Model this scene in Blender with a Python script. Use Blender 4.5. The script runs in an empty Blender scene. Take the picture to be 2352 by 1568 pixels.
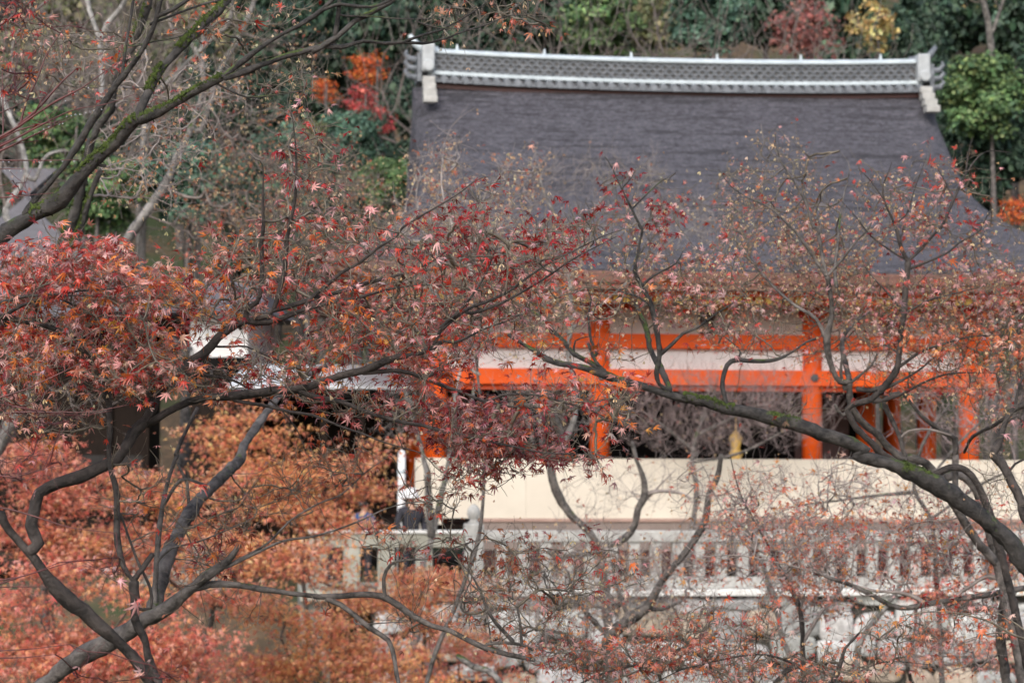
import bpy, math, random
import numpy as np
from mathutils import Vector, Matrix
PI = math.pi
R_ = math.radians
rng = np.random.default_rng(11)
random.seed(5)
S = bpy.context.scene
COL = S.collection

# ------------------------------------------------------------------ camera and the pixel -> ray helper
ZC = 8.0
F = 5533.0                      # focal length in display pixels (2352 wide)
TILT, ROLL = R_(2.75), 0.004
fwd = np.array([0, math.cos(TILT), math.sin(TILT)])
up0 = np.array([0, -math.sin(TILT), math.cos(TILT)])
rt0 = np.array([1.0, 0, 0])
rt = rt0 * math.cos(ROLL) + up0 * math.sin(ROLL)
up = up0 * math.cos(ROLL) - rt0 * math.sin(ROLL)
CAM = np.array([0, 0, ZC])

def at(px, py, Y):
    d = fwd + rt * ((px - 1176) / F) + up * ((784 - py) / F)
    return CAM + d * (Y / d[1])

cd = bpy.data.cameras.new('camera')
cam = bpy.data.objects.new('camera', cd)
COL.objects.link(cam)
M = Matrix(((rt[0], up[0], -fwd[0], 0), (rt[1], up[1], -fwd[1], 0), (rt[2], up[2], -fwd[2], ZC), (0, 0, 0, 1)))
cam.matrix_world = M
cd.sensor_width = 36
cd.lens = 36 * F / 2352
cd.clip_start = 0.1
cd.clip_end = 2000
cd.dof.use_dof = True
cd.dof.focus_distance = 10.75
cd.dof.aperture_fstop = 5.0
S.camera = cam

# ------------------------------------------------------------------ helpers
def setp(o, label=None, cat=None, group=None, kind=None):
    if label: o['label'] = label
    if cat: o['category'] = cat
    if group: o['group'] = group
    if kind: o['kind'] = kind
    return o

def thing(name, label, cat, loc=(0, 0, 0), rotz=0.0, group=None):
    o = bpy.data.objects.new(name, None)
    o.empty_display_size = 0.3
    COL.objects.link(o)
    o.location = loc
    o.rotation_euler = (0, 0, rotz)
    return setp(o, label, cat, group)

def link(name, me, parent=None):
    o = bpy.data.objects.new(name, me)
    COL.objects.link(o)
    if parent is not None: o.parent = parent
    return o

def np_mesh(name, verts, faces, mat, col=None, smooth=False):
    """verts (N,3) array, faces = list of (M,k) int arrays"""
    me = bpy.data.meshes.new(name)
    verts = np.asarray(verts, dtype=np.float32)
    if not isinstance(faces, (list, tuple)): faces = [faces]
    faces = [np.asarray(f, dtype=np.int32) for f in faces if len(f)]
    me.vertices.add(len(verts))
    me.vertices.foreach_set('co', verts.ravel())
    nl = sum(f.size for f in faces)
    nf = sum(len(f) for f in faces)
    me.loops.add(nl)
    me.loops.foreach_set('vertex_index', np.concatenate([f.ravel() for f in faces]))
    me.polygons.add(nf)
    tot = np.concatenate([np.full(len(f), f.shape[1], dtype=np.int32) for f in faces])
    st = np.concatenate([[0], np.cumsum(tot)[:-1]]).astype(np.int32)
    me.polygons.foreach_set('loop_start', st)
    me.polygons.foreach_set('loop_total', tot)
    if smooth:
        me.polygons.foreach_set('use_smooth', np.ones(nf, dtype=bool))
    me.update(calc_edges=True)
    me.validate()
    if col is not None:
        a = me.color_attributes.new('col', 'FLOAT_COLOR', 'POINT')
        c = np.ones((len(verts), 4), dtype=np.float32)
        c[:, :3] = col
        a.data.foreach_set('color', c.ravel())
    me.materials.append(mat)
    return me

class MB:
    def __init__(s): s.v, s.f, s.c = [], [], []
    def add(s, vs, fs, col=None):
        b = len(s.v)
        s.v += [tuple(v) for v in vs]
        s.f += [tuple(i + b for i in f) for f in fs]
        s.c += [col or (1, 1, 1)] * len(vs)
    def box(s, x0, x1, y0, y1, z0, z1, col=None):
        s.add([(x0, y0, z0), (x1, y0, z0), (x1, y1, z0), (x0, y1, z0), (x0, y0, z1), (x1, y0, z1), (x1, y1, z1), (x0, y1, z1)],
              [(0, 3, 2, 1), (4, 5, 6, 7), (0, 1, 5, 4), (1, 2, 6, 5), (2, 3, 7, 6), (3, 0, 4, 7)], col)
    def loft(s, rings, closed=True, cap=True, col=None):
        n = len(rings[0]); vs = [p for r in rings for p in r]; fs = []
        for i in range(len(rings) - 1):
            for j in range(n if closed else n - 1):
                k = (j + 1) % n
                fs.append((i * n + j, i * n + k, (i + 1) * n + k, (i + 1) * n + j))
        if cap and closed:
            fs.append(tuple(range(n - 1, -1, -1))); fs.append(tuple((len(rings) - 1) * n + j for j in range(n)))
        s.add(vs, fs, col)
    def lathe(s, prof, c=(0, 0, 0), n=20, col=None):
        s.loft([[(c[0] + r * math.cos(2 * PI * j / n), c[1] + r * math.sin(2 * PI * j / n), c[2] + z) for j in range(n)] for r, z in prof], col=col)
    def tube(s, pts, rad, n=8, col=None):
        pts = [Vector(p) for p in pts]
        if not hasattr(rad, '__len__'): rad = [rad] * len(pts)
        rings = []; ref = None
        for i, p in enumerate(pts):
            d = (pts[min(i + 1, len(pts) - 1)] - pts[max(i - 1, 0)]).normalized()
            if ref is None: ref = d.orthogonal().normalized()
            a = (ref - d * ref.dot(d)).normalized(); b = d.cross(a); ref = a
            rings.append([p + (a * math.cos(2 * PI * j / n) + b * math.sin(2 * PI * j / n)) * rad[i] for j in range(n)])
        s.loft(rings, col=col)
    def build(s, name, mat, parent=None, smooth=False, bevel=0.0, usecol=False):
        me = bpy.data.meshes.new(name)
        me.from_pydata(s.v, [], s.f)
        me.validate()
        if usecol:
            a = me.color_attributes.new('col', 'FLOAT_COLOR', 'POINT')
            c = np.ones((len(s.v), 4), dtype=np.float32); c[:, :3] = np.array(s.c)
            a.data.foreach_set('color', c.ravel())
        if smooth:
            me.polygons.foreach_set('use_smooth', [True] * len(me.polygons))
        me.materials.append(mat)
        o = link(name, me, parent)
        if bevel:
            b = o.modifiers.new('bevel', 'BEVEL'); b.width = bevel; b.segments = 2; b.limit_method = 'ANGLE'
        return o

# ------------------------------------------------------------------ materials
def new_mat(name):
    m = bpy.data.materials.new(name); m.use_nodes = True
    nt = m.node_tree; b = nt.nodes['Principled BSDF']
    return m, nt, b

def N(nt, t, **kw):
    n = nt.nodes.new(t)
    for k, v in kw.items(): setattr(n, k, v)
    return n

def noise(nt, scale, detail=4, rough=0.55, vec=None, stretch=None):
    tc = N(nt, 'ShaderNodeTexCoord')
    mp = N(nt, 'ShaderNodeMapping')
    if stretch: mp.inputs['Scale'].default_value = stretch
    nt.links.new(tc.outputs['Object'], mp.inputs['Vector'])
    n = N(nt, 'ShaderNodeTexNoise'); n.inputs['Scale'].default_value = scale
    n.inputs['Detail'].default_value = detail; n.inputs['Roughness'].default_value = rough
    nt.links.new(mp.outputs['Vector'], n.inputs['Vector'])
    return n.outputs['Fac']

def ramp(nt, fac, stops):
    r = N(nt, 'ShaderNodeValToRGB')
    e = r.color_ramp.elements
    while len(e) < len(stops): e.new(0.5)
    for i, (p, c) in enumerate(stops):
        e[i].position = p
        e[i].color = (*(c if hasattr(c, '__len__') else (c, c, c)), 1)
    nt.links.new(fac, r.inputs['Fac'])
    return r.outputs['Color']

def mix(nt, fac, a, b, mode='MIX'):
    m = N(nt, 'ShaderNodeMix', data_type='RGBA', blend_type=mode)
    for s, v in ((m.inputs[0], fac), (m.inputs[6], a), (m.inputs[7], b)):
        if hasattr(v, 'links') or hasattr(v, 'is_linked'): nt.links.new(v, s)
        else: s.default_value = v if not hasattr(v, '__len__') else (*v, 1)
    return m.outputs[2]

def bump(nt, b, h, strength=0.4, dist=0.02):
    n = N(nt, 'ShaderNodeBump'); n.inputs['Strength'].default_value = strength; n.inputs['Distance'].default_value = dist
    nt.links.new(h, n.inputs['Height']); nt.links.new(n.outputs['Normal'], b.inputs['Normal'])

def mat_noise(name, stops, scale=4, rough=0.7, stretch=None, detail=5, bumps=0.0, bdist=0.02, spec=0.5, scale2=None, amt2=0.35):
    m, nt, b = new_mat(name)
    f = noise(nt, scale, detail, 0.6, stretch=stretch)
    c = ramp(nt, f, stops)
    if scale2:
        f2 = noise(nt, scale2, 3)
        c = mix(nt, amt2, c, ramp(nt, f2, [(0.3, 0.35), (0.7, 1.0)]), 'MULTIPLY')
    nt.links.new(c, b.inputs['Base Color'])
    b.inputs['Roughness'].default_value = rough
    b.inputs['Specular IOR Level'].default_value = spec
    if bumps: bump(nt, b, f, bumps, bdist)
    return m

def mat_bark(name, dark, light, moss=0.0, scale=26):
    m, nt, b = new_mat(name)
    f0 = noise(nt, scale, 8, 0.75); f1 = noise(nt, scale * .45, 4, 0.6)
    av = N(nt, 'ShaderNodeMath', operation='ADD'); nt.links.new(f0, av.inputs[0]); nt.links.new(f1, av.inputs[1])
    hf = N(nt, 'ShaderNodeMath', operation='MULTIPLY'); hf.inputs[1].default_value = .5; nt.links.new(av.outputs[0], hf.inputs[0]); f = hf.outputs[0]
    c = ramp(nt, f, [(0.40, dark), (0.58, light), (0.7, tuple(min(1, x * 1.7) for x in light))])
    fl = noise(nt, 7, 3, 0.5)
    c = mix(nt, ramp(nt, fl, [(0.55, 0.0), (0.68, 0.55)]), c, tuple(x * 1.6 + 0.02 for x in light))   # lichen
    if moss > 0:
        fm = noise(nt, 5, 6, 0.7)
        g = N(nt, 'ShaderNodeNewGeometry')
        sx = N(nt, 'ShaderNodeSeparateXYZ'); nt.links.new(g.outputs['Normal'], sx.inputs[0])
        ad = N(nt, 'ShaderNodeMath', operation='MULTIPLY_ADD'); ad.inputs[1].default_value = 0.13
        nt.links.new(sx.outputs['Z'], ad.inputs[0]); nt.links.new(fm, ad.inputs[2])
        mk = ramp(nt, ad.outputs[0], [(0.70 - 0.14 * moss, 0.0), (0.75 - 0.14 * moss, 1.0)])
        fg = noise(nt, 60, 3)
        c = mix(nt, mk, c, ramp(nt, fg, [(0.3, (0.02, 0.035, 0.006)), (0.7, (0.09, 0.13, 0.02))]))
    nt.links.new(c, b.inputs['Base Color'])
    b.inputs['Roughness'].default_value = 0.62
    bump(nt, b, f, 1.0, 0.035)
    return m

def mat_leaf(name, rough=0.4, trans=0.25, spec=0.5):
    m, nt, b = new_mat(name)
    a = N(nt, 'ShaderNodeVertexColor'); a.layer_name = 'col'
    f = noise(nt, 55, 3)
    c = mix(nt, 0.4, a.outputs['Color'], ramp(nt, f, [(0.3, 0.66), (0.62, 1.0)]), 'MULTIPLY')
    nt.links.new(c, b.inputs['Base Color'])
    b.inputs['Roughness'].default_value = rough
    b.inputs['Specular IOR Level'].default_value = spec
    t = N(nt, 'ShaderNodeBsdfTranslucent'); nt.links.new(c, t.inputs['Color'])
    mx = N(nt, 'ShaderNodeMixShader'); mx.inputs[0].default_value = trans
    out = nt.nodes['Material Output']
    nt.links.new(b.outputs[0], mx.inputs[1]); nt.links.new(t.outputs[0], mx.inputs[2]); nt.links.new(mx.outputs[0], out.inputs['Surface'])
    return m

def mat_col(name, rough=0.8, scale=8, lo=0.6, bumps=0.3, bdist=0.02):
    m, nt, b = new_mat(name)
    a = N(nt, 'ShaderNodeVertexColor'); a.layer_name = 'col'
    f = noise(nt, scale, 7, 0.65)
    nt.links.new(mix(nt, 1.0, a.outputs['Color'], ramp(nt, f, [(0.3, lo), (0.65, 1.0)]), 'MULTIPLY'), b.inputs['Base Color'])
    b.inputs['Roughness'].default_value = rough
    bump(nt, b, f, bumps, bdist)
    return m

MT = {}
MT['leaf'] = mat_leaf('maple_leaf', 0.27, 0.34, 0.85)
MT['leaf_soft'] = mat_leaf('translucent_leaf', 0.4, 0.4, 0.6)  # more translucent leaf for the lower maple crowns
MT['leaf_far'] = mat_leaf('far_leaf', 0.55, 0.15, 0.3)
MT['seed'] = mat_leaf('seed_key', 0.45, 0.3, 0.4)
MT['bark_dark'] = mat_bark('bark_dark', (0.010, 0.008, 0.007), (0.062, 0.050, 0.045))
MT['bark_moss'] = mat_bark('bark_mossy', (0.008, 0.007, 0.0065), (0.058, 0.052, 0.048), moss=0.75)
MT['bark_grey'] = mat_bark('bark_grey', (0.03, 0.026, 0.024), (0.155, 0.138, 0.128), moss=0.2)
MT['bark_pale'] = mat_bark('bark_pale', (0.055, 0.05, 0.047), (0.21, 0.197, 0.185), moss=0.6)
MT['bark_white'] = mat_bark('bark_white', (0.13, 0.125, 0.12), (0.33, 0.318, 0.305))
MT['twig'] = mat_noise('twig_green_brown', [(0.35, (0.055, 0.045, 0.036)), (0.65, (0.20, 0.17, 0.125))], 12, 0.5)
MT['twig_grey'] = mat_noise('twig_grey', [(0.35, (0.15, 0.125, 0.115)), (0.65, (0.38, 0.33, 0.305))], 9, 0.6)
MT['twig_red'] = mat_noise('twig_red', [(0.35, (0.05, 0.014, 0.014)), (0.65, (0.13, 0.035, 0.035))], 12, 0.4)
MT['twig_pink'] = mat_noise('twig_pinkish_grey', [(0.35, (0.16, 0.115, 0.115)), (0.65, (0.36, 0.29, 0.28))], 9, 0.6)
MT['moss'] = mat_noise('moss', [(0.3, (0.018, 0.03, 0.005)), (0.7, (0.07, 0.105, 0.014))], 40, 0.95)
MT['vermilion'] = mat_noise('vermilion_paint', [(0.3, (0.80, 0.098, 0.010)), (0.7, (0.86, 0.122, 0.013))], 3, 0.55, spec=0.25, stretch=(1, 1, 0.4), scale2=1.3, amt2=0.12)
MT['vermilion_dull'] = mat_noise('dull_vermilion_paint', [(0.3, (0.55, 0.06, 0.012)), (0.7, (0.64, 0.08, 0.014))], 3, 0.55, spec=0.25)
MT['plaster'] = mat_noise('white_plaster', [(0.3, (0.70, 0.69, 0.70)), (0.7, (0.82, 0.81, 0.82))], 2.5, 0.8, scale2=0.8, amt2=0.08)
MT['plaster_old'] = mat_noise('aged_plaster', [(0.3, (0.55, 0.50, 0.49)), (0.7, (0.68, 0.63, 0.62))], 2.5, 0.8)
MT['cream'] = mat_noise('cream_board', [(0.3, (0.63, 0.57, 0.475)), (0.7, (0.70, 0.635, 0.535))], 1.2, 0.75, scale2=0.7, amt2=0.16)
MT['brown_trim'] = mat_noise('brown_trim', [(0.3, (0.20, 0.10, 0.08)), (0.7, (0.32, 0.18, 0.14))], 5, 0.6)
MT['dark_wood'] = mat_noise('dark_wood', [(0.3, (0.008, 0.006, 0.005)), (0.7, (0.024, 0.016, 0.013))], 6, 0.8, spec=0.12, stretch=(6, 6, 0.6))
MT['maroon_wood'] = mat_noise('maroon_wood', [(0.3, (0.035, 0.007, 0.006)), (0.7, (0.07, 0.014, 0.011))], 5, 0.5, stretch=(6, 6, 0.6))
MT['black'] = mat_noise('matt_black', [(0.3, (0.004, 0.004, 0.004)), (0.7, (0.010, 0.009, 0.009))], 4, 0.9, spec=0.1)
MT['gold'] = mat_noise('gilded_metal', [(0.3, (0.55, 0.33, 0.06)), (0.7, (0.75, 0.5, 0.13))], 9, 0.45)
MT['bark_edge'] = mat_noise('bark_roof_edge', [(0.3, (0.13, 0.062, 0.048)), (0.7, (0.24, 0.125, 0.10))], 14, 0.8, stretch=(0.4, 0.4, 8), bumps=0.4)
MT['stone'] = mat_noise('pale_stone', [(0.3, (0.34, 0.335, 0.32)), (0.7, (0.55, 0.545, 0.52))], 7, 0.85, detail=9, bumps=0.35, scale2=1.6, amt2=0.3)
MT['stone_green'] = mat_noise('weathered_stone', [(0.3, (0.27, 0.27, 0.22)), (0.7, (0.46, 0.45, 0.39))], 5, 0.85, detail=9, bumps=0.3, scale2=1.2, amt2=0.35)
MT['stone_cap'] = mat_noise('bright_stone', [(0.3, (0.60, 0.60, 0.58)), (0.7, (0.78, 0.78, 0.76))], 6, 0.8, bumps=0.2)
MT['rubble'] = mat_col('rubble_stone', 0.88, 9, 0.5, 0.6, 0.03)
MT['mortar'] = mat_noise('wall_core', [(0.3, (0.03, 0.03, 0.025)), (0.7, (0.09, 0.085, 0.075))], 6, 0.95)
MT['block'] = mat_noise('mossy_block', [(0.3, (0.13, 0.14, 0.12)), (0.7, (0.30, 0.30, 0.28))], 5, 0.9, bumps=0.4)
MT['tile'] = mat_noise('grey_tile', [(0.3, (0.085, 0.098, 0.115)), (0.7, (0.215, 0.235, 0.265))], 8, 0.5, detail=7, scale2=2.0, amt2=0.3)
MT['tile_dark'] = mat_noise('dark_tile', [(0.3, (0.045, 0.047, 0.05)), (0.7, (0.10, 0.10, 0.105))], 8, 0.6)
MT['tile_white'] = mat_noise('pale_ridge_cap', [(0.3, (0.38, 0.44, 0.475)), (0.7, (0.55, 0.62, 0.66))], 3.5, 0.45, detail=7)
MT['tile_block'] = mat_noise('ornament_tile', [(0.3, (0.30, 0.32, 0.335)), (0.7, (0.46, 0.49, 0.51))], 6, 0.6)
MT['shutter'] = mat_noise('grey_shutter', [(0.3, (0.024, 0.022, 0.022)), (0.7, (0.042, 0.039, 0.039))], 4, 0.85, spec=0.15)
MT['twig_haze'] = mat_noise('hill_twig', [(0.35, (0.085, 0.07, 0.062)), (0.65, (0.23, 0.195, 0.18))], 9, 0.7)
MT['foot_rail'] = mat_noise('foot_rail_wood', [(0.3, (0.30, 0.19, 0.155)), (0.7, (0.40, 0.27, 0.225))], 5, 0.7)
MT['shade_board'] = mat_noise('shaded_board', [(0.3, (0.17, 0.13, 0.115)), (0.7, (0.25, 0.20, 0.175))], 3, 0.8)  # shade on the low cream band is painted into this colour
MT['tile_warm'] = mat_noise('buff_tile', [(0.3, (0.30, 0.30, 0.29)), (0.7, (0.46, 0.46, 0.445))], 6, 0.6)
MT['white_paint'] = mat_noise('white_paint', [(0.3, (0.72, 0.73, 0.75)), (0.7, (0.85, 0.86, 0.88))], 4, 0.5)
MT['grey_roof'] = mat_noise('grey_sheet_roof', [(0.3, (0.085, 0.082, 0.092)), (0.7, (0.135, 0.13, 0.145))], 3, 0.7, stretch=(1, 5, 5))
MT['pale_roof'] = mat_noise('pale_sheet_roof', [(0.3, (0.50, 0.53, 0.57)), (0.7, (0.68, 0.71, 0.76))], 2, 0.5)
MT['skin'] = mat_noise('skin', [(0.3, (0.42, 0.24, 0.17)), (0.7, (0.52, 0.31, 0.22))], 12, 0.5)
MT['hair'] = mat_noise('dark_hair', [(0.3, (0.012, 0.009, 0.008)), (0.7, (0.03, 0.022, 0.018))], 40, 0.4)
def cloth(n, c): return mat_noise(n, [(0.3, tuple(x * 0.75 for x in c)), (0.7, c)], 14, 0.85, bumps=0.2)
MT['cloth_dark'] = cloth('dark_cloth', (0.03, 0.03, 0.04)); MT['cloth_red'] = cloth('red_cloth', (0.55, 0.02, 0.03))
MT['cloth_blue'] = cloth('blue_cloth', (0.03, 0.08, 0.2)); MT['cloth_white'] = cloth('white_cloth', (0.8, 0.8, 0.83))

def mat_roof():
    m, nt, b = new_mat('cypress_bark_roof')
    f1 = noise(nt, 1.0, 5, 0.7, stretch=(5.5, 15, 20))
    f2 = noise(nt, 1.0, 3, 0.7, stretch=(16, 36, 46))
    f3 = noise(nt, 0.6, 5, 0.6)
    f4 = noise(nt, 1.0, 3, 0.5, stretch=(0.8, 5.5, 7.5))
    c = ramp(nt, f1, [(0.32, (0.065, 0.063, 0.080)), (0.5, (0.15, 0.146, 0.177)), (0.68, (0.235, 0.23, 0.272))])
    c = mix(nt, 0.8, c, ramp(nt, f2, [(0.36, 0.25), (0.6, 1.1)]), 'MULTIPLY')
    c = mix(nt, 0.9, c, ramp(nt, f4, [(0.36, 0.5), (0.46, 1.0)]), 'MULTIPLY')
    c = mix(nt, 0.6, c, ramp(nt, f3, [(0.3, (0.78, 0.75, 0.75)), (0.7, (1, 1, 1))]), 'MULTIPLY')
    nt.links.new(c, b.inputs['Base Color'])
    b.inputs['Roughness'].default_value = 0.75
    ad = N(nt, 'ShaderNodeMath', operation='ADD'); nt.links.new(f1, ad.inputs[0]); nt.links.new(f2, ad.inputs[1])
    bump(nt, b, ad.outputs[0], 1.0, 0.08)
    return m
MT['roof'] = mat_roof()

def mat_ground():
    m, nt, b = new_mat('leaf_litter_ground')
    c = ramp(nt, noise(nt, 2.5, 9, 0.7), [(0.3, (0.03, 0.025, 0.016)), (0.5, (0.09, 0.06, 0.035)), (0.7, (0.16, 0.10, 0.055))])
    c = mix(nt, ramp(nt, noise(nt, 0.35, 5, 0.6), [(0.45, 0.0), (0.58, 0.9)]), c, (0.035, 0.055, 0.016))
    nt.links.new(c, b.inputs['Base Color']); b.inputs['Roughness'].default_value = 0.95
    return m
MT['ground'] = mat_ground()

# ------------------------------------------------------------------ terrain
PSI = R_(6.0)
B0 = at(1621, 1050, 45.0)
CP, SP = math.cos(PSI), math.sin(PSI)
def uv_of(x, y):
    dx, dy = x - B0[0], y - B0[1]
    return dx * CP + dy * SP, -dx * SP + dy * CP
def sm(x, a, b):
    t = np.clip((x - a) / (b - a), 0, 1); return t * t * (3 - 2 * t)
def ground(x, y):
    x = np.asarray(x, float); y = np.asarray(y, float)
    u, v = uv_of(x, y)
    near = 6.2 * (1 - sm(y, 2.5, 8.0)) + 0.9 * sm(y, 2.5, 8.0)
    step_r = 4.95 * sm(v, -3.9, -3.5)
    step_l = 4.6 * sm(v, -9.0, -3.6)
    k = sm(u, -7.6, -5.9)
    z = near + step_r * k + step_l * (1 - k)
    hill = np.maximum(y - 57, 0)
    z = z + 0.46 * hill * (hill / (hill + 6)) - 0.0004 * np.minimum(hill, 150) ** 2
    z = z + 0.12 * np.sin(x * 0.7 + 1.3 * np.sin(y * 0.31)) * sm(y, 8, 14) + 0.8 * np.sin(x * 0.11 + y * 0.07) * sm(y, 60, 90)
    return z
def gz(x, y): return float(ground(x, y))

xs = np.concatenate([np.linspace(-170, -32, 18)[:-1], np.linspace(-32, 32, 108), np.linspace(32, 170, 18)[1:]])
ys = np.concatenate([np.linspace(-60, 0, 12)[:-1], np.linspace(0, 66, 150)[:-1], np.linspace(66, 280, 90)])
gx, gy = np.meshgrid(xs, ys)
gv = np.stack([gx.ravel(), gy.ravel(), ground(gx, gy).ravel()], 1)
nx = len(xs); ii, jj = np.meshgrid(np.arange(nx - 1), np.arange(len(ys) - 1))
q = (jj * nx + ii).ravel()
gf = np.stack([q, q + 1, q + nx + 1, q + nx], 1)
setp(link('ground', np_mesh('ground', gv, gf, MT['ground'], smooth=True)), kind='structure')

# ------------------------------------------------------------------ tubes for branches
def catmull(P, R, step):
    """P (n,3), R (n,) -> resampled"""
    P = np.asarray(P, float); n = len(P)
    ext = np.vstack([2 * P[0] - P[1], P, 2 * P[-1] - P[-2]])
    op, orr = [], []
    for i in range(n - 1):
        p0, p1, p2, p3 = ext[i], ext[i + 1], ext[i + 2], ext[i + 3]
        m = max(2, int(np.linalg.norm(p2 - p1) / step))
        for k in range(m):
            t = k / m
            op.append(0.5 * ((2 * p1) + (-p0 + p2) * t + (2 * p0 - 5 * p1 + 4 * p2 - p3) * t * t + (-p0 + 3 * p1 - 3 * p2 + p3) * t ** 3))
            orr.append(R[i] * (1 - t) + R[i + 1] * t)
    op.append(P[-1]); orr.append(R[-1])
    return np.array(op), np.array(orr)

def tube_np(P, Rr, n=10, rough=0.0):
    m = len(P)
    d = np.gradient(P, axis=0); d /= np.linalg.norm(d, axis=1)[:, None] + 1e-9
    ref = np.array([0.3, 1.0, 0.2]); fr = []
    for i in range(m):
        a = ref - d[i] * ref.dot(d[i]); a /= np.linalg.norm(a) + 1e-9; ref = a
        fr.append((a, np.cross(d[i], a)))
    ang = np.arange(n) * 2 * PI / n
    A = np.array([f[0] for f in fr]); Bv = np.array([f[1] for f in fr])
    rr = Rr[:, None] * (1 + rough * rng.normal(size=(m, n)))
    if rough:                                   # swellings along the limb
        rr = rr * (1 + rough * 1.6 * np.interp(np.arange(m), np.arange(0, m + 4, 4), rng.normal(size=len(np.arange(0, m + 4, 4)))))[:, None]
    V = P[:, None, :] + rr[:, :, None] * (A[:, None, :] * np.cos(ang)[None, :, None] + Bv[:, None, :] * np.sin(ang)[None, :, None])
    i, j = np.meshgrid(np.arange(m - 1), np.arange(n), indexing='ij')
    k = (j + 1) % n
    Fq = np.stack([(i * n + j).ravel(), (i * n + k).ravel(), ((i + 1) * n + k).ravel(), ((i + 1) * n + j).ravel()], 1)
    V = V.reshape(-1, 3)
    V = np.vstack([V, P[-1:] + d[-1:] * Rr[-1] * 0.6])
    tip = len(V) - 1; base = (m - 1) * n
    Ft = np.array([(base + jj_, base + (jj_ + 1) % n, tip) for jj_ in range(n)])
    return V, [Fq, Ft]

def grow(nodes, npath, ndir, nrad, attr, bf=0.35, tip=0.0011, pw=2.4):
    """greedy balanced spanning tree from existing nodes to the attraction points; returns edges as bezier tubes data"""
    m, n = len(nodes), len(attr)
    allp = np.vstack([nodes, attr]); par = np.full(m + n, -1); path = np.concatenate([npath, np.zeros(n)])
    best = np.full(n, 1e9); bpar = np.zeros(n, int)
    for s in range(0, m, 256):
        D = np.linalg.norm(attr[:, None, :] - nodes[None, s:s + 256, :], axis=2) + bf * npath[None, s:s + 256]
        k = D.argmin(1); dd = D[np.arange(n), k]
        u = dd < best; best[u] = dd[u]; bpar[u] = k[u] + s
    open_ = np.ones(n, bool); order = []
    for _ in range(n):
        i = int(np.where(open_, best, 1e9).argmin())
        open_[i] = False; p = bpar[i]; par[m + i] = p
        path[m + i] = path[p] + np.linalg.norm(attr[i] - allp[p]); order.append(m + i)
        dd = np.linalg.norm(attr - attr[i], axis=1) + bf * path[m + i]
        u = open_ & (dd < best); best[u] = dd[u]; bpar[u] = m + i
    acc = np.zeros(m + n)
    acc[m:] = tip ** pw * 0.5
    hasc = np.zeros(m + n, bool)
    for i in reversed(order):
        acc[i] = max(acc[i], tip ** pw)
        acc[par[i]] += acc[i]
    rad = acc ** (1 / pw); rad[:m] = nrad
    dirs = np.zeros((m + n, 3)); dirs[:m] = ndir
    E0, E1, C, R0, R1 = [], [], [], [], []
    for i in order:
        p = par[i]; a, b = allp[p], allp[i]; L = np.linalg.norm(b - a) + 1e-6
        cs = max(0.0, float(dirs[p] @ (b - a)) / L)
        c = a + dirs[p] * L * 0.34 * cs + (b - a) * (0.2 + 0.2 * (1 - cs)) + rng.normal(size=3) * 0.07 * L + np.array([0, 0, -0.05 * L])
        dirs[i] = (b - c) / (np.linalg.norm(b - c) + 1e-9)
        E0.append(a); E1.append(b); C.append(c)
        r1 = rad[i]; r0 = min(rad[p] * 0.9, max(r1 * 1.25, rad[p] * 0.55)) if p >= m else min(r1 * 1.5, rad[p] * 0.8)
        R0.append(max(r0, r1)); R1.append(r1)
    return np.array(E0), np.array(C), np.array(E1), np.array(R0), np.array(R1), dirs[m:]

def edges_mesh(E0, C, E1, R0, R1, k=5, T=6):
    t = np.linspace(0, 1, T)
    P = ((1 - t) ** 2)[None, :, None] * E0[:, None] + (2 * t * (1 - t))[None, :, None] * C[:, None] + (t ** 2)[None, :, None] * E1[:, None]
    L = np.linalg.norm(E1 - E0, axis=1)
    P[:, 1:-1] += rng.normal(size=P[:, 1:-1].shape) * (0.018 * L)[:, None, None]
    d = np.gradient(P, axis=1); d /= np.linalg.norm(d, axis=2)[:, :, None] + 1e-9
    ref = np.array([0.21, 0.93, 0.3]); a = np.cross(d, ref); a /= np.linalg.norm(a, axis=2)[:, :, None] + 1e-9
    b = np.cross(d, a)
    Rr = R0[:, None] * (1 - t)[None] + R1[:, None] * t[None]
    ang = np.arange(k) * 2 * PI / k
    V = P[:, :, None, :] + Rr[:, :, None, None] * (a[:, :, None, :] * np.cos(ang)[None, None, :, None] + b[:, :, None, :] * np.sin(ang)[None, None, :, None])
    E = len(E0)
    e, i, j = np.meshgrid(np.arange(E), np.arange(T - 1), np.arange(k), indexing='ij')
    jn = (j + 1) % k; o = e * T * k
    Fq = np.stack([(o + i * k + j).ravel(), (o + i * k + jn).ravel(), (o + (i + 1) * k + jn).ravel(), (o + (i + 1) * k + j).ravel()], 1)
    return V.reshape(-1, 3), Fq, P

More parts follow.
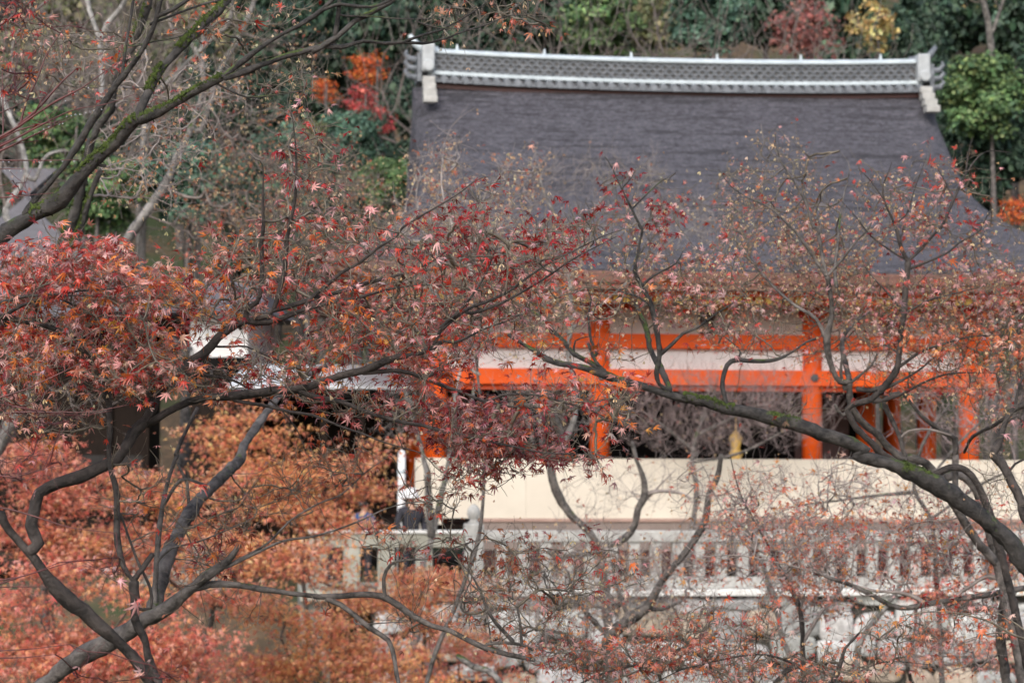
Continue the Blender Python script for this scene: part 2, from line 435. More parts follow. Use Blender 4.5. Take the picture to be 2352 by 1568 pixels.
# ------------------------------------------------------------------ leaf templates
def leaf_templates(lod, n):
    out = []
    for q in range(n):
        if lod == 0:
            angs = [-128, -84, -42, 0, 42, 84, 128]; lens = [0.42, 0.74, 0.95, 1.0, 0.95, 0.74, 0.42]
        elif lod == 1:
            angs = [-88, -44, 0, 44, 88]; lens = [0.72, 0.95, 1.0, 0.95, 0.72]
        else:
            angs = [-60, 0, 60]; lens = [0.85, 1.0, 0.85]
        angs = [a + rng.normal() * 5 for a in angs]; lens = [l * (1 + rng.normal() * 0.07) for l in lens]
        curl = abs(rng.normal(0.35, 0.3)) ; fold = rng.uniform(0.0, 0.7); twist = rng.normal() * 0.4
        if lod == 0 and q % 4 == 3: curl += 0.7; fold += 0.5
        V = [(0, 0, 0)]; Fs = []
        def P(a, r, lift=0):
            th = math.radians(a); x, y = r * math.sin(th), r * math.cos(th)
            z = -curl * r * r * 0.55 - fold * abs(x) * 0.75 + twist * x * y * 0.8 + lift
            rr = 1 - 0.16 * curl * r
            return (x * rr * (1 - 0.25 * fold), y * rr, z)
        K = len(angs)
        for k in range(K):
            a = angs[k]; l = lens[k]
            a0 = (angs[k - 1] + a) / 2 if k else a - 26
            s0 = 0.24 if k else 0.10
            V.append(P(a0, s0, 0.0))
            if lod == 0:
                tw = rng.normal() * 0.05
                V.append(P(a - 9.5, 0.55 * l, -0.03 + tw)); V.append(P(a + rng.normal() * 4, l, tw * 2)); V.append(P(a + 9.5, 0.55 * l, -0.03 + tw))
                V.append(P(a, 0.5 * l, 0.045))
            else:
                V.append(P(a, l))
        V.append(P(angs[-1] + 26, 0.10))
        if lod == 0:
            for k in range(K):
                b = 1 + 5 * k; nb = 1 + 5 * (k + 1) if k < K - 1 else len(V) - 1
                s, m0, t, m1, mid = b, b + 1, b + 2, b + 3, b + 4
                Fs += [(0, mid, s), (s, mid, m0), (m0, mid, t), (t, mid, m1), (m1, mid, nb), (nb, mid, 0)]
            pts = len(V)            # the stalk
            V += [(0.018, 0, 0), (-0.018, 0, 0), (0.02 + rng.normal() * 0.1, -0.75, 0.12)]
            Fs.append((pts, pts + 1, pts + 2))
        else:
            for k in range(K):
                b = 1 + 2 * k
                Fs += [(0, b, b + 1), (0, b + 1, b + 2)]
        out.append((np.array(V, float), np.array(Fs, int)))
    return out

def seed_templates(n):
    out = []
    for q in range(n):
        sp = rng.uniform(0.15, 0.6); V, Fs = [], []
        for s in (-1, 1):
            b = len(V); c, sn = math.cos(sp), math.sin(sp)
            for (l, w) in ((0, 0.03), (0.3, 0.12), (0.7, 0.24), (1.0, 0.1)):
                x0, z0 = s * sn * l, -c * l
                V += [(x0 - s * c * w * 0.4, 0.06 * rng.normal(), z0 - sn * w * 0.4), (x0 + s * c * w, 0.06 * rng.normal(), z0 + sn * w)]
            Fs += [(b, b + 2, b + 3), (b, b + 3, b + 1), (b + 2, b + 4, b + 5), (b + 2, b + 5, b + 3), (b + 4, b + 6, b + 7), (b + 4, b + 7, b + 5)]
        out.append((np.array(V, float), np.array(Fs, int)))
    return out

TPL = {0: leaf_templates(0, 16), 1: leaf_templates(1, 10), 2: leaf_templates(2, 8), 's': seed_templates(8)}

def place(tpls, pos, nrm, fw, size, cols):
    """instances baked to one vertex array: pos (N,3), nrm = leaf normal, fw = leaf axis"""
    n = len(pos)
    nrm = nrm / (np.linalg.norm(nrm, axis=1)[:, None] + 1e-9)
    fw = fw - nrm * (fw * nrm).sum(1)[:, None]; fw /= np.linalg.norm(fw, axis=1)[:, None] + 1e-9
    sd = np.cross(fw, nrm)
    which = rng.integers(0, len(tpls), n)
    Vs, Fs, Cs = [], [], []; off = 0
    for q, (tv, tf) in enumerate(tpls):
        ix = np.where(which == q)[0]
        if not len(ix): continue
        V = pos[ix][:, None] + size[ix][:, None, None] * (tv[None, :, 0:1] * sd[ix][:, None] + tv[None, :, 1:2] * fw[ix][:, None] + tv[None, :, 2:3] * nrm[ix][:, None])
        Fq = tf[None] + (np.arange(len(ix)) * len(tv))[:, None, None] + off
        off += len(ix) * len(tv)
        Vs.append(V.reshape(-1, 3)); Fs.append(Fq.reshape(-1, 3)); Cs.append(np.repeat(cols[ix], len(tv), 0))
    return np.vstack(Vs), np.vstack(Fs), np.vstack(Cs)

PAL = {  # pale pink entries put the sky sheen of wet leaves into their colour
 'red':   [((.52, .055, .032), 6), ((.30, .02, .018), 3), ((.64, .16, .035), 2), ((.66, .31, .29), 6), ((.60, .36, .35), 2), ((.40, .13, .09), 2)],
 'crimson': [((.32, .015, .016), 5), ((.44, .03, .024), 3), ((.22, .010, .013), 3), ((.62, .34, .34), 1.5)],
 'mix':   [((.46, .05, .03), 4), ((.68, .18, .035), 4), ((.64, .30, .26), 5), ((.62, .28, .045), 1), ((.24, .018, .02), 3), ((.42, .14, .10), 2), ((.58, .33, .30), 1)],
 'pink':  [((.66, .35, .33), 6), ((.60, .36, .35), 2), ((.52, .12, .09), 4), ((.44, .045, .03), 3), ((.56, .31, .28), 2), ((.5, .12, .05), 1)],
 'coral': [((.80, .30, .21), 5), ((.78, .21, .09), 5), ((.80, .46, .41), 4), ((.46, .07, .045), 3), ((.74, .32, .10), 2)],
 'mauve': [((.36, .14, .13), 5), ((.30, .04, .035), 4), ((.44, .22, .22), 2), ((.45, .10, .03), 2), ((.18, .02, .03), 2)],
 'salmon':[((.84, .36, .17), 5), ((.85, .44, .19), 4), ((.80, .27, .16), 4), ((.82, .44, .31), 3), ((.55, .13, .08), 2)],
 'rose':  [((.74, .24, .16), 5), ((.80, .37, .28), 4), ((.58, .12, .085), 3), ((.82, .34, .17), 4)],
 'amber': [((.86, .40, .15), 5), ((.86, .46, .20), 3), ((.83, .31, .16), 4), ((.76, .22, .13), 3)],
 'rust':  [((.54, .18, .085), 4), ((.46, .08, .04), 3), ((.5, .24, .15), 2), ((.24, .05, .03), 2)],
 'tan':   [((.60, .43, .25), 5), ((.48, .28, .14), 3), ((.70, .55, .37), 2), ((.40, .17, .08), 2)],
 'far_red': [((.42, .07, .075), 5), ((.36, .05, .05), 3), ((.48, .13, .10), 2)],
 'far_orange': [((.58, .12, .03), 5), ((.50, .08, .03), 3), ((.5, .2, .05), 2)],
 'far_brick': [((.26, .09, .08), 5), ((.30, .13, .11), 3), ((.2, .08, .07), 2)],
 'far_yellow': [((.52, .41, .17), 5), ((.46, .31, .12), 3), ((.36, .31, .14), 3)],
 'evergreen': [((.028, .055, .036), 5), ((.045, .08, .048), 4), ((.07, .11, .07), 2), ((.018, .034, .024), 3)],  # hill greens from here on are lightened to paint in distance haze
 'green': [((.08, .14, .055), 5), ((.125, .195, .075), 3), ((.065, .12, .055), 4), ((.2, .27, .10), 1)],
 'bluegreen': [((.065, .125, .085), 5), ((.10, .18, .125), 3), ((.045, .09, .065), 3)],
 'olive': [((.17, .18, .09), 4), ((.22, .20, .11), 3), ((.12, .145, .07), 3)],
}
def colours(pal, n, jit=0.18):
    p = PAL[pal]; w = np.array([x[1] for x in p], float); w /= w.sum()
    c = np.array([x[0] for x in p])[rng.choice(len(p), n, p=w)]
    return np.clip(c * np.exp(rng.normal(size=(n, 1)) * jit) * np.exp(rng.normal(size=(n, 3)) * 0.06), 0, 0.85)

def unit(n):
    v = rng.normal(size=(n, 3)); return v / np.linalg.norm(v, axis=1)[:, None]

# ------------------------------------------------------------------ traced trees: token strings; 'R5' switches the measuring frame, D = display pixels
OX = [0, 784.4, 1567.6]; OY = [0, 522.5, 1045.1]
def parse(s):
    reg = 'D'; out = []
    for tok in s.split():
        if tok[0] in 'RD': reg = tok; continue
        x, y = map(float, tok.split(','))
        if reg != 'D':
            k = int(reg[1:]) - 1
            x, y = OX[k % 3] + x / 2.9985, OY[k // 3] + y / 2.9985
        out.append((x, y))
    return out

def pale_leafy(nodes): return nodes

def traced_tree(name, label, Y, bark, branches, clusters=(), twig='twig', tip=0.0011, lod=0, lsize=0.03, bf=0.3, root=True, drift=0.35, cat='maple tree', group=None, k=5, rootdx=0.0, seeds_size=0.017, twl=2.2, twlen=0.12, twup=0.25, dens=1.0, ldens=1.0, ddy=0.25, moss=0.0):
    """branches: (string, r0, r1[, dY]) in display pixels. clusters: (cx, cy, rx, ry, points, leaves, palette, seeds, depth offset, depth spread)"""
    polys = []; allP = []; allD = []; allR = []; allS = []
    for bi, br in enumerate(branches):
        pts = parse(br[0]); r0, r1 = br[1], br[2] * (.6 if br[2] < 1.6 else 1)
        Ye = br[3] if len(br) > 3 else None
        Ys = Y
        if bi and allP:
            cand = np.vstack([np.column_stack(a) for a in allS]); dd = np.hypot(cand[:, 0] - pts[0][0], cand[:, 1] - pts[0][1]); j = dd.argmin()
            if dd[j] < 45:
                Ys = cand[j, 2]
                if dd[j] > 2: pts = [(cand[j, 0], cand[j, 1])] + pts
        L = np.concatenate([[0], np.cumsum([math.hypot(pts[i + 1][0] - pts[i][0], pts[i + 1][1] - pts[i][1]) for i in range(len(pts) - 1)])])
        total = L[-1] / F * Y
        slope = (Ye if Ye is not None else rng.uniform(-drift, drift) * total)
        yy = Ys + slope * (L / L[-1]) ** 1.2
        P = np.array([at(p[0], p[1], y_) for p, y_ in zip(pts, yy)])
        Rr = np.interp(L / L[-1], [0, 1], [r0, r1]) / F * Y; Rr = np.where(Rr < 6.5 / F * Y, Rr * 1.15, Rr * .9)
        if bi == 0 and root:
            b = P[0]; d = P[0] - P[1]; d /= np.linalg.norm(d)
            p1 = b + d * 0.5; g = gz(b[0] + d[0] * 1.2 + rootdx, b[1])
            mid = np.array([b[0] + d[0] * 1.1 + rootdx * 0.5, b[1] + 0.1, b[2] - 0.45 * (b[2] - g)])
            bot = np.array([b[0] + d[0] * 1.2 + rootdx, b[1] + 0.15, g - 0.25])
            P = np.vstack([bot, mid, p1, P]); Rr = np.concatenate([[Rr[0] * 1.9, Rr[0] * 1.35, Rr[0] * 1.05], Rr])
            base = (bot[0], bot[1], g)
        elif bi == 0:
            base = (P[0][0], P[0][1], gz(P[0][0], P[0][1]))
        Pc, Rc = catmull(P, Rr, max(0.035, 14 / F * Y))
        if Rr.max() > 0.012: Pc[1:-1] += rng.normal(size=Pc[1:-1].shape) * 0.05 * Rc[1:-1, None]
        polys.append((Pc, Rc))
        d = np.gradient(Pc, axis=0); d /= np.linalg.norm(d, axis=1)[:, None] + 1e-9
        allP.append(Pc); allD.append(d); allR.append(Rc)
        rel = Pc - CAM; w = rel @ fwd
        allS.append((1176 + F * (rel @ rt) / w, 784 - F * (rel @ up) / w, Pc[:, 1]))
    o = thing(name, label, cat, base, group=group)
    bo = np.array(base)
    for i, (Pc, Rc) in enumerate(polys):
        nside = 12 if Rc.max() > 0.02 else 8
        V, Fs = tube_np(Pc, Rc, nside, 0.085 if Rc.max() > 0.012 else 0.02)
        nm = 'trunk' if i == 0 and root else 'branch'
        mt = branches[i][4] if len(branches[i]) > 4 else bark if Rc.max() > (0.0085 if bark == 'twig' or 'grey' in twig or 'haze' in twig else 0.003) / 10 * Y else twig
        link(nm, np_mesh(nm, V - bo, Fs, MT[mt], smooth=True), o)
    if moss: moss_on(o, bo, polys, moss)
    if not clusters: return o
    nodes = np.vstack(allP); nd = np.vstack(allD); nr = np.concatenate(allR)
    A, meta = [], []
    for c in clusters:
        cx, cy, rx, ry, n, nl, pal, ns = c[:8]; n = max(2, int(n * dens)) if n > 12 else n; nl = nl * ldens if n > 12 else nl
        dy = c[8] if len(c) > 8 else 0.0; sp = c[9] if len(c) > 9 else 0.45
        a = rng.uniform(0, 2 * PI, n); r = np.sqrt(rng.uniform(0, 1, n)) * (1 + 0.25 * np.abs(rng.normal(size=n)) * (rng.uniform(size=n) < 0.25))
        for q in range(n):
            Yq = Y + dy + ddy + np.clip(rng.normal(), -1.8, 1.8) * sp
            A.append(at(cx + rx * r[q] * math.cos(a[q]), cy + ry * r[q] * math.sin(a[q]), Yq)); meta.append((nl, pal, ns))
    A = np.array(A)
    E0, C, E1, R0, R1, dr = grow(nodes, np.zeros(len(nodes)), nd, nr, A, bf, tip)
    nA = len(A)
    ti = np.repeat(np.arange(nA), rng.poisson(twl, nA))
    if len(ti):                                  # fine side twigs
        L = twlen * rng.uniform(.45, 1.3, len(ti)); dd = dr[ti] * .7 + unit(len(ti)) * .75 + np.array([0, 0, twup]); dd /= np.linalg.norm(dd, axis=1)[:, None]
        s0 = A[ti] - dr[ti] * (L * rng.uniform(0, .5, len(ti)))[:, None] * .5; e1 = s0 + dd * L[:, None]
        c0 = s0 + dr[ti] * (L * .35)[:, None] + dd * (L * .2)[:, None]
        E0 = np.vstack([E0, s0]); C = np.vstack([C, c0]); E1 = np.vstack([E1, e1])
        R0 = np.concatenate([R0, np.full(len(ti), tip * .85)]); R1 = np.concatenate([R1, np.full(len(ti), tip * .6)])
        A = np.vstack([A, e1]); dr = np.vstack([dr, dd]); w_ = 1 / (1 + twl)
        meta = [(m_[0] * w_, m_[1], m_[2] * w_) for m_ in meta]; meta = meta + [meta[i] for i in ti]
    V, Fq, P = edges_mesh(E0, C, E1, R0, R1, k)
    link('twig_sprays', np_mesh('twig_sprays', V - bo, Fq, MT[twig], smooth=True), o)
    leaves_on(o, bo, A, dr, meta, lod, lsize, seeds_size)
    return o

def leaves_on(o, bo, A, dr, meta, lod, lsize, ssize):
    LP, LN, LF, LS, LC = [], [], [], [], []; SP_, SS, SC = [], [], []
    nls = np.array([m[0] for m in meta]); nss = np.array([m[2] for m in meta])
    cnt = rng.poisson(nls); ix = np.repeat(np.arange(len(A)), cnt)
    if len(ix):
        n = len(ix)
        out = dr[ix] * 0.6 + unit(n) * 0.8; out[:, 2] -= 0.25
        out /= np.linalg.norm(out, axis=1)[:, None]
        pos = A[ix] + out * (lsize * rng.uniform(0.4, 1.3, n))[:, None] - dr[ix] * (lsize * 1.5 * rng.uniform(0, 1, n) ** 2)[:, None]
        nrm = np.tile([0.0, -0.25, 0.9], (n, 1)) + rng.normal(size=(n, 3)) * 0.62
        cols = np.zeros((n, 3)); pals = np.array([m[1] for m in meta])[ix]
        for p in set(pals):
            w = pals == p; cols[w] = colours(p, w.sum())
        size = lsize * np.exp(rng.normal(size=n) * 0.22)
        V, Fs, Cc = place(TPL[lod], pos, nrm, out + rng.normal(size=(n, 3)) * 0.2, size, cols)
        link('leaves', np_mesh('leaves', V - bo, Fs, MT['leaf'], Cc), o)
    cnt = rng.poisson(nss); ix = np.repeat(np.arange(len(A)), cnt)
    if len(ix):
        n = len(ix)
        pos = A[ix] + rng.normal(size=(n, 3)) * ssize * 1.6 - np.array([0, 0, ssize * 0.8])
        nrm = np.tile([0.0, 0.0, 1.0], (n, 1)) + rng.normal(size=(n, 3)) * 0.5
        V, Fs, Cc = place(TPL['s'], pos, nrm, unit(n), ssize * rng.uniform(0.75, 1.3, n), colours('tan', n))
        link('seed_sprays', np_mesh('seed_sprays', V - bo, Fs, MT['seed'], Cc), o)

def moss_on(o, bo, polys, amount):
    V, Fs = [], []; off = 0
    for Pc, Rc in polys:
        if Rc.max() < .02: continue
        d = np.gradient(Pc, axis=0); d /= np.linalg.norm(d, axis=1)[:, None] + 1e-9
        n = len(Pc); on = 0
        for i in range(n - 1):
            if on <= 0 and rng.uniform() < .10 * amount: on = int(rng.integers(3, 12))
            on -= 1
            if on < 0 or Rc[i] < .012: continue
            side = np.cross(d[i], [0, 0, 1.0]); side /= np.linalg.norm(side) + 1e-9; top = np.cross(side, d[i])
            m_ = 110
            a = rng.normal(size=m_) * .75 + rng.normal() * .3; t = rng.uniform(0, 1, m_)
            c = Pc[i] + (Pc[i + 1] - Pc[i]) * t[:, None]; nn = top * np.cos(a)[:, None] + side * np.sin(a)[:, None]
            c = c + nn * (Rc[i] * 1.0); s = .0055 * np.exp(rng.normal(size=m_) * .35)
            e1 = unit(m_) * s[:, None]; e2 = unit(m_) * s[:, None]; hh = nn * (s * 1.6)[:, None]
            tri = np.stack([c + e1, c + e2, c + hh, c - e1 - e2], 1)
            V.append(tri.reshape(-1, 3)); b = off + np.arange(m_)[:, None] * 4
            Fs.append(np.concatenate([b + [0, 1, 2], b + [1, 3, 2], b + [3, 0, 2]])); off += 4 * m_
    if V: link('moss', np_mesh('moss', np.vstack(V) - bo, np.vstack(Fs), MT['moss']), o)

# ------------------------------------------------------------------ foreground and middle-distance maples
# main maple (in focus), lower left
traced_tree('maple_tree', 'sharply focused maple with crossing dark limbs and red leaves reaching across the middle', 10.3, 'bark_dark', [
 ('R7 1120,1640 1050,1568 960,1440 860,1330 740,1220 620,1110 480,1000 370,900 270,760 160,620 60,520 0,400', 19, 11),
 ('R7 260,610 215,480 240,380 270,260 400,190 550,150 700,80 820,10 R4 930,1400 1010,1330', 15, 14, .2),
 ('R4 1010,1330 1050,1250 1100,1130 1150,1080 1270,960 1400,870 1500,760 1600,680 1690,640', 12.5, 8.5, .1),
 ('R4 1690,640 1705,560 1770,510 1800,420 1805,250 1800,100 1815,0 R1 1810,1400 1810,1140 1760,1100 1700,1040', 6, 1.2),
 ('R4 1705,560 1700,500 1630,420 1560,300 1500,260', 4, 1.5),
 ('R4 1690,640 1800,620 1880,570 1920,450 1960,300 1970,150 1990,0 R1 2030,1380 2040,1100 2025,900 2010,790', 6, 1),
 ('R4 1880,570 2000,540 2150,490 2351,440 R5 150,390 300,350 430,315 550,270 680,200 760,120 850,70 1000,30', 5.5, 1.5),
 ('R4 1700,645 1850,650 2000,600 2150,550 2351,500 R5 150,475 300,430 500,400 700,400', 6, 1.5),
 ('R4 2090,560 2150,480 2250,400 2351,310 R5 130,240 250,140 380,60 R2 420,1568 560,1480 700,1400 840,1310 900,1260 980,1220 1080,1215', 4.5, 1),
 ('R4 1010,1350 1150,1270 1300,1200 1450,1170 1600,1160 1850,1130 2060,1110 2200,1070 2351,1020 R5 150,985 300,920 400,890 520,870 640,820 700,780', 13, 6.5, -.15),
 ('R5 700,780 780,790 900,740 1000,690 1150,640 1250,590', 3, 1),
 ('R5 640,815 700,670 800,590 920,440 1000,310 1040,200 1080,100', 4.5, 1.2),
 ('R5 690,700 850,570 1000,510 1150,440 1300,330 1450,230 1600,160 1800,60 1950,10', 4, 1),
 ('R5 900,590 1100,520 1250,440 1400,350 1560,240 1700,160 1900,60', 3.5, 1),
 ('R5 150,1000 400,985 550,1030 700,1090 850,1140 960,1190 1020,1195 1100,1155 1250,1145 1400,1165 1550,1210 1700,1250 1830,1310 1950,1330', 5, 1.2),
 ('R5 1020,1195 1150,1230 1300,1240 1420,1240', 2.4, 1),
 ('R4 2060,1120 2150,1160 2351,1200 R5 150,1260 300,1310 420,1340 550,1360 700,1400 800,1420 1000,1470 1200,1510 1400,1550 1700,1560', 5.5, 1.2),
 ('R4 1620,1190 1850,1230 2000,1270 2150,1290 2351,1370 R5 150,1420 300,1480 550,1550', 4, 1.5),
 ('R4 1270,1010 1450,1020 1600,1050 1700,1100 1850,1180 1950,1270 2050,1400 2110,1560', 4, 1.2),
 ('R4 1080,1190 960,1090 880,1040 800,1000', 4, 1.5),
 ('R4 1510,820 1600,820 1700,820 1850,890 2050,950', 2.6, 1),
 ('R4 1700,640 1590,700 1500,640 1400,590 1330,540', 3, 1),
], [
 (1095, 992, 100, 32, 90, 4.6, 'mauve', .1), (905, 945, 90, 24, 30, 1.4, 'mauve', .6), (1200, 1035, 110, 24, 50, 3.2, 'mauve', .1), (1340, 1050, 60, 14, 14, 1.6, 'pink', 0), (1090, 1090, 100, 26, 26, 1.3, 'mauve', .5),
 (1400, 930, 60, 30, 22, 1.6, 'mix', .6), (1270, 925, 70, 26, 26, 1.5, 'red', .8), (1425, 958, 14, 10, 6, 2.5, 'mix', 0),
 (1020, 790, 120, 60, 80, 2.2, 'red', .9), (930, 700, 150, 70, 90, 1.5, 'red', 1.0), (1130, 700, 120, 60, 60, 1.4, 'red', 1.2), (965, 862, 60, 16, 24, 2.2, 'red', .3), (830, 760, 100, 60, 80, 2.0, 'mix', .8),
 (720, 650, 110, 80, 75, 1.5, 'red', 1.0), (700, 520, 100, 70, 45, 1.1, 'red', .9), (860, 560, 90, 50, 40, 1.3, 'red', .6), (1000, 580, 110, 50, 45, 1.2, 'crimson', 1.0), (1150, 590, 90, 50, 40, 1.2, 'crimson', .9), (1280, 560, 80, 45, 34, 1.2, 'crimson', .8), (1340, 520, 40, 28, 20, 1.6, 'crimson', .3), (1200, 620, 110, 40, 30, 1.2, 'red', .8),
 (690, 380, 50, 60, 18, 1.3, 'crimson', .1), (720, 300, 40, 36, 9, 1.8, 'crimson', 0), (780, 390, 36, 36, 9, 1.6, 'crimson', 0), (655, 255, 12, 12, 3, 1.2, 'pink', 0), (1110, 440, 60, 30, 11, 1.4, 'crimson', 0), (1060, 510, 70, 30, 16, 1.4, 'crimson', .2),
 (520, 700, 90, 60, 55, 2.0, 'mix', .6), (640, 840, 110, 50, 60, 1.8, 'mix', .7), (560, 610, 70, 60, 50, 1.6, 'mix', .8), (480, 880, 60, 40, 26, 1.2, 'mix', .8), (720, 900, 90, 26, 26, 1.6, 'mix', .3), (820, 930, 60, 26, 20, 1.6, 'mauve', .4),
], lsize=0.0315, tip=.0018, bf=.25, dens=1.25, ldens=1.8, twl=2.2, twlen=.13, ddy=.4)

# dark stem with the red and orange layered foliage at the left edge
traced_tree('maple_tree', 'slender dark-stemmed maple at the left edge with dense layers of red and orange leaves', 10.0, 'bark_dark', [
 ('R7 1110,1640 1090,1568 1030,1420 990,1250 930,1130 930,980 920,870', 13, 11),
 ('R7 920,870 850,760 810,600 805,430 800,250 770,130 750,0 R4 755,1430 755,1230', 9.5, 7, .15),
 ('R7 930,850 980,780 1050,680', 7.5, 6.5, .02),
 ('R4 755,1230 690,1080 650,960 570,850 500,770 400,710 280,670 150,650 40,610 -60,630', 7, 5.5, -.3),
 ('R4 755,1230 735,1000 740,900 710,780 640,660 610,590 640,520 665,490', 6.5, 2.5, .1),
 ('R4 620,640 560,570 480,520 410,490', 3.5, 2),
 ('R4 -40,560 0,520 70,500 200,470 350,465 560,435 800,420 1000,380', 4, 1.5),
 ('R4 30,610 150,540 350,480 560,470 800,480', 3.5, 1.2), ('R4 640,650 720,600 860,590 1000,620', 3, 1.2),
 ('R7 1040,1050 1030,900 960,760 900,600 830,400', 3.5, 2.2),
], [
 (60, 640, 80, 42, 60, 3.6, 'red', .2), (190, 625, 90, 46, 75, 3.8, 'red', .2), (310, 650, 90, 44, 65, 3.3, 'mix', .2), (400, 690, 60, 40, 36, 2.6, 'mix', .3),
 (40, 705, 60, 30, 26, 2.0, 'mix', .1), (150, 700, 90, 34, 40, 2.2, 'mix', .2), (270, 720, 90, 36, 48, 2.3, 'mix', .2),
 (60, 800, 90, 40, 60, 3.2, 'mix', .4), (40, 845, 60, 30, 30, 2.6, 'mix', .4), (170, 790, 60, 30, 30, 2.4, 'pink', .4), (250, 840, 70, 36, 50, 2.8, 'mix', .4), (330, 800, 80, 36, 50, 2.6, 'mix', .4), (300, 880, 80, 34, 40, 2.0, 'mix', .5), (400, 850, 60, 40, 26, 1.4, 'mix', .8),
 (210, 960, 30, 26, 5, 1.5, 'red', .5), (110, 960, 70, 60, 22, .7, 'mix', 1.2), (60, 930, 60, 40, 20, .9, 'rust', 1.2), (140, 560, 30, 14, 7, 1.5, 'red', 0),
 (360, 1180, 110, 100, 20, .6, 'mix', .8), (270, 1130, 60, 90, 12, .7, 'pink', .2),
], lsize=0.033, tip=.0015, bf=.3, dens=1.25, ldens=1.65)

# grey crossing trunk with broken stub and the long arching limb
traced_tree('maple_tree', 'grey maple trunk crossing at the lower left, with broken stub and long arching limb', 11.0, 'bark_grey', [
 ('R7 240,1640 320,1568 500,1420 700,1310 850,1230 1000,1130 1150,1050 1300,930 1420,830', 23, 15),
 ('R7 1420,830 1530,760 1600,690 1650,610', 14, 5, -.05),
 ('R7 1330,920 1450,890 1600,890 1800,920 2000,950 2200,970 2351,970 R8 150,955 280,970 400,1040 500,1110 620,1170 750,1210 870,1270 1000,1330 1150,1370 1330,1410', 8.5, 4, .3),
 ('R8 1000,1300 1100,1290 1230,1300 1320,1340', 3.5, 3), ('R7 2250,990 2351,1030 R8 100,1110 200,1190 320,1270 360,1380 380,1500 400,1600', 5.5, 4),
 ('R7 1050,1090 1100,900 1150,700 1250,500 1350,330 1430,250 1530,150 1650,30 R4 1680,1500 1780,1350 1850,1250 D 650,900 700,862 760,835', 20, 9, 2.6),
 ('R7 1060,1080 1070,920 1080,700 1110,400 1170,130 1220,0 R4 1210,1560 1300,1360 1360,1240', 5.5, 4, .5), ('R7 1300,340 1290,200 1220,50', 4, 2.5), ('R7 1130,340 1250,170 1430,210', 3.5, 3),
 ('R7 1080,740 1180,640 1350,600 1550,520 1750,430', 2.5, 1.2), ('R7 1560,770 1750,680 1950,590 2150,560 2351,500 R8 150,440 300,370 450,330 700,310', 3.2, 1.2, -.2),
 ('R7 1560,760 1700,690 1850,600 2000,450 2200,330 2351,270 R8 150,130 260,50 330,0', 2.8, 1.4, .2),
 ('R8 300,970 290,850 340,750 450,720 600,710 750,650 850,610 1000,570', 4, 1.3), ('R8 340,740 320,620 250,560', 2, 1), ('R8 1030,1300 1020,1200 1000,1100', 2.5, 1.2),
 ('R8 1240,1300 1230,1150 1210,1050', 3.5, 2), ('R8 1180,1280 1060,1150 1000,1050 950,920 870,790 780,720', 4.5, 1.5), ('R8 100,1160 350,1150 520,1140', 2, 1),
], [
 (480, 1290, 50, 30, 24, 2.6, 'mix', .3), (540, 1210, 45, 16, 16, 2.2, 'rust', .3), (620, 1160, 110, 60, 30, .8, 'rust', 1.0), (720, 1090, 90, 50, 34, .9, 'rust', 1.2), (800, 1060, 70, 40, 22, 1.2, 'rust', .8),
 (980, 1140, 90, 40, 28, 1.0, 'rust', .9), (1045, 1250, 30, 16, 10, 2.4, 'red', 0), (890, 1250, 80, 50, 26, .7, 'rust', 1.0), (940, 1270, 30, 15, 7, 1.6, 'red', .2), (560, 1390, 200, 60, 20, .3, 'rust', .6), (1160, 1300, 110, 60, 44, 1.0, 'rust', 1.5),
 (1180, 1400, 130, 70, 60, .7, 'rust', 2.0), (1340, 1310, 120, 60, 50, .8, 'red', 1.6), (1000, 1400, 120, 60, 30, .5, 'rust', 1.4),
], lsize=0.033, tip=.0014, bf=.3, dens=1.2, ldens=1.3)

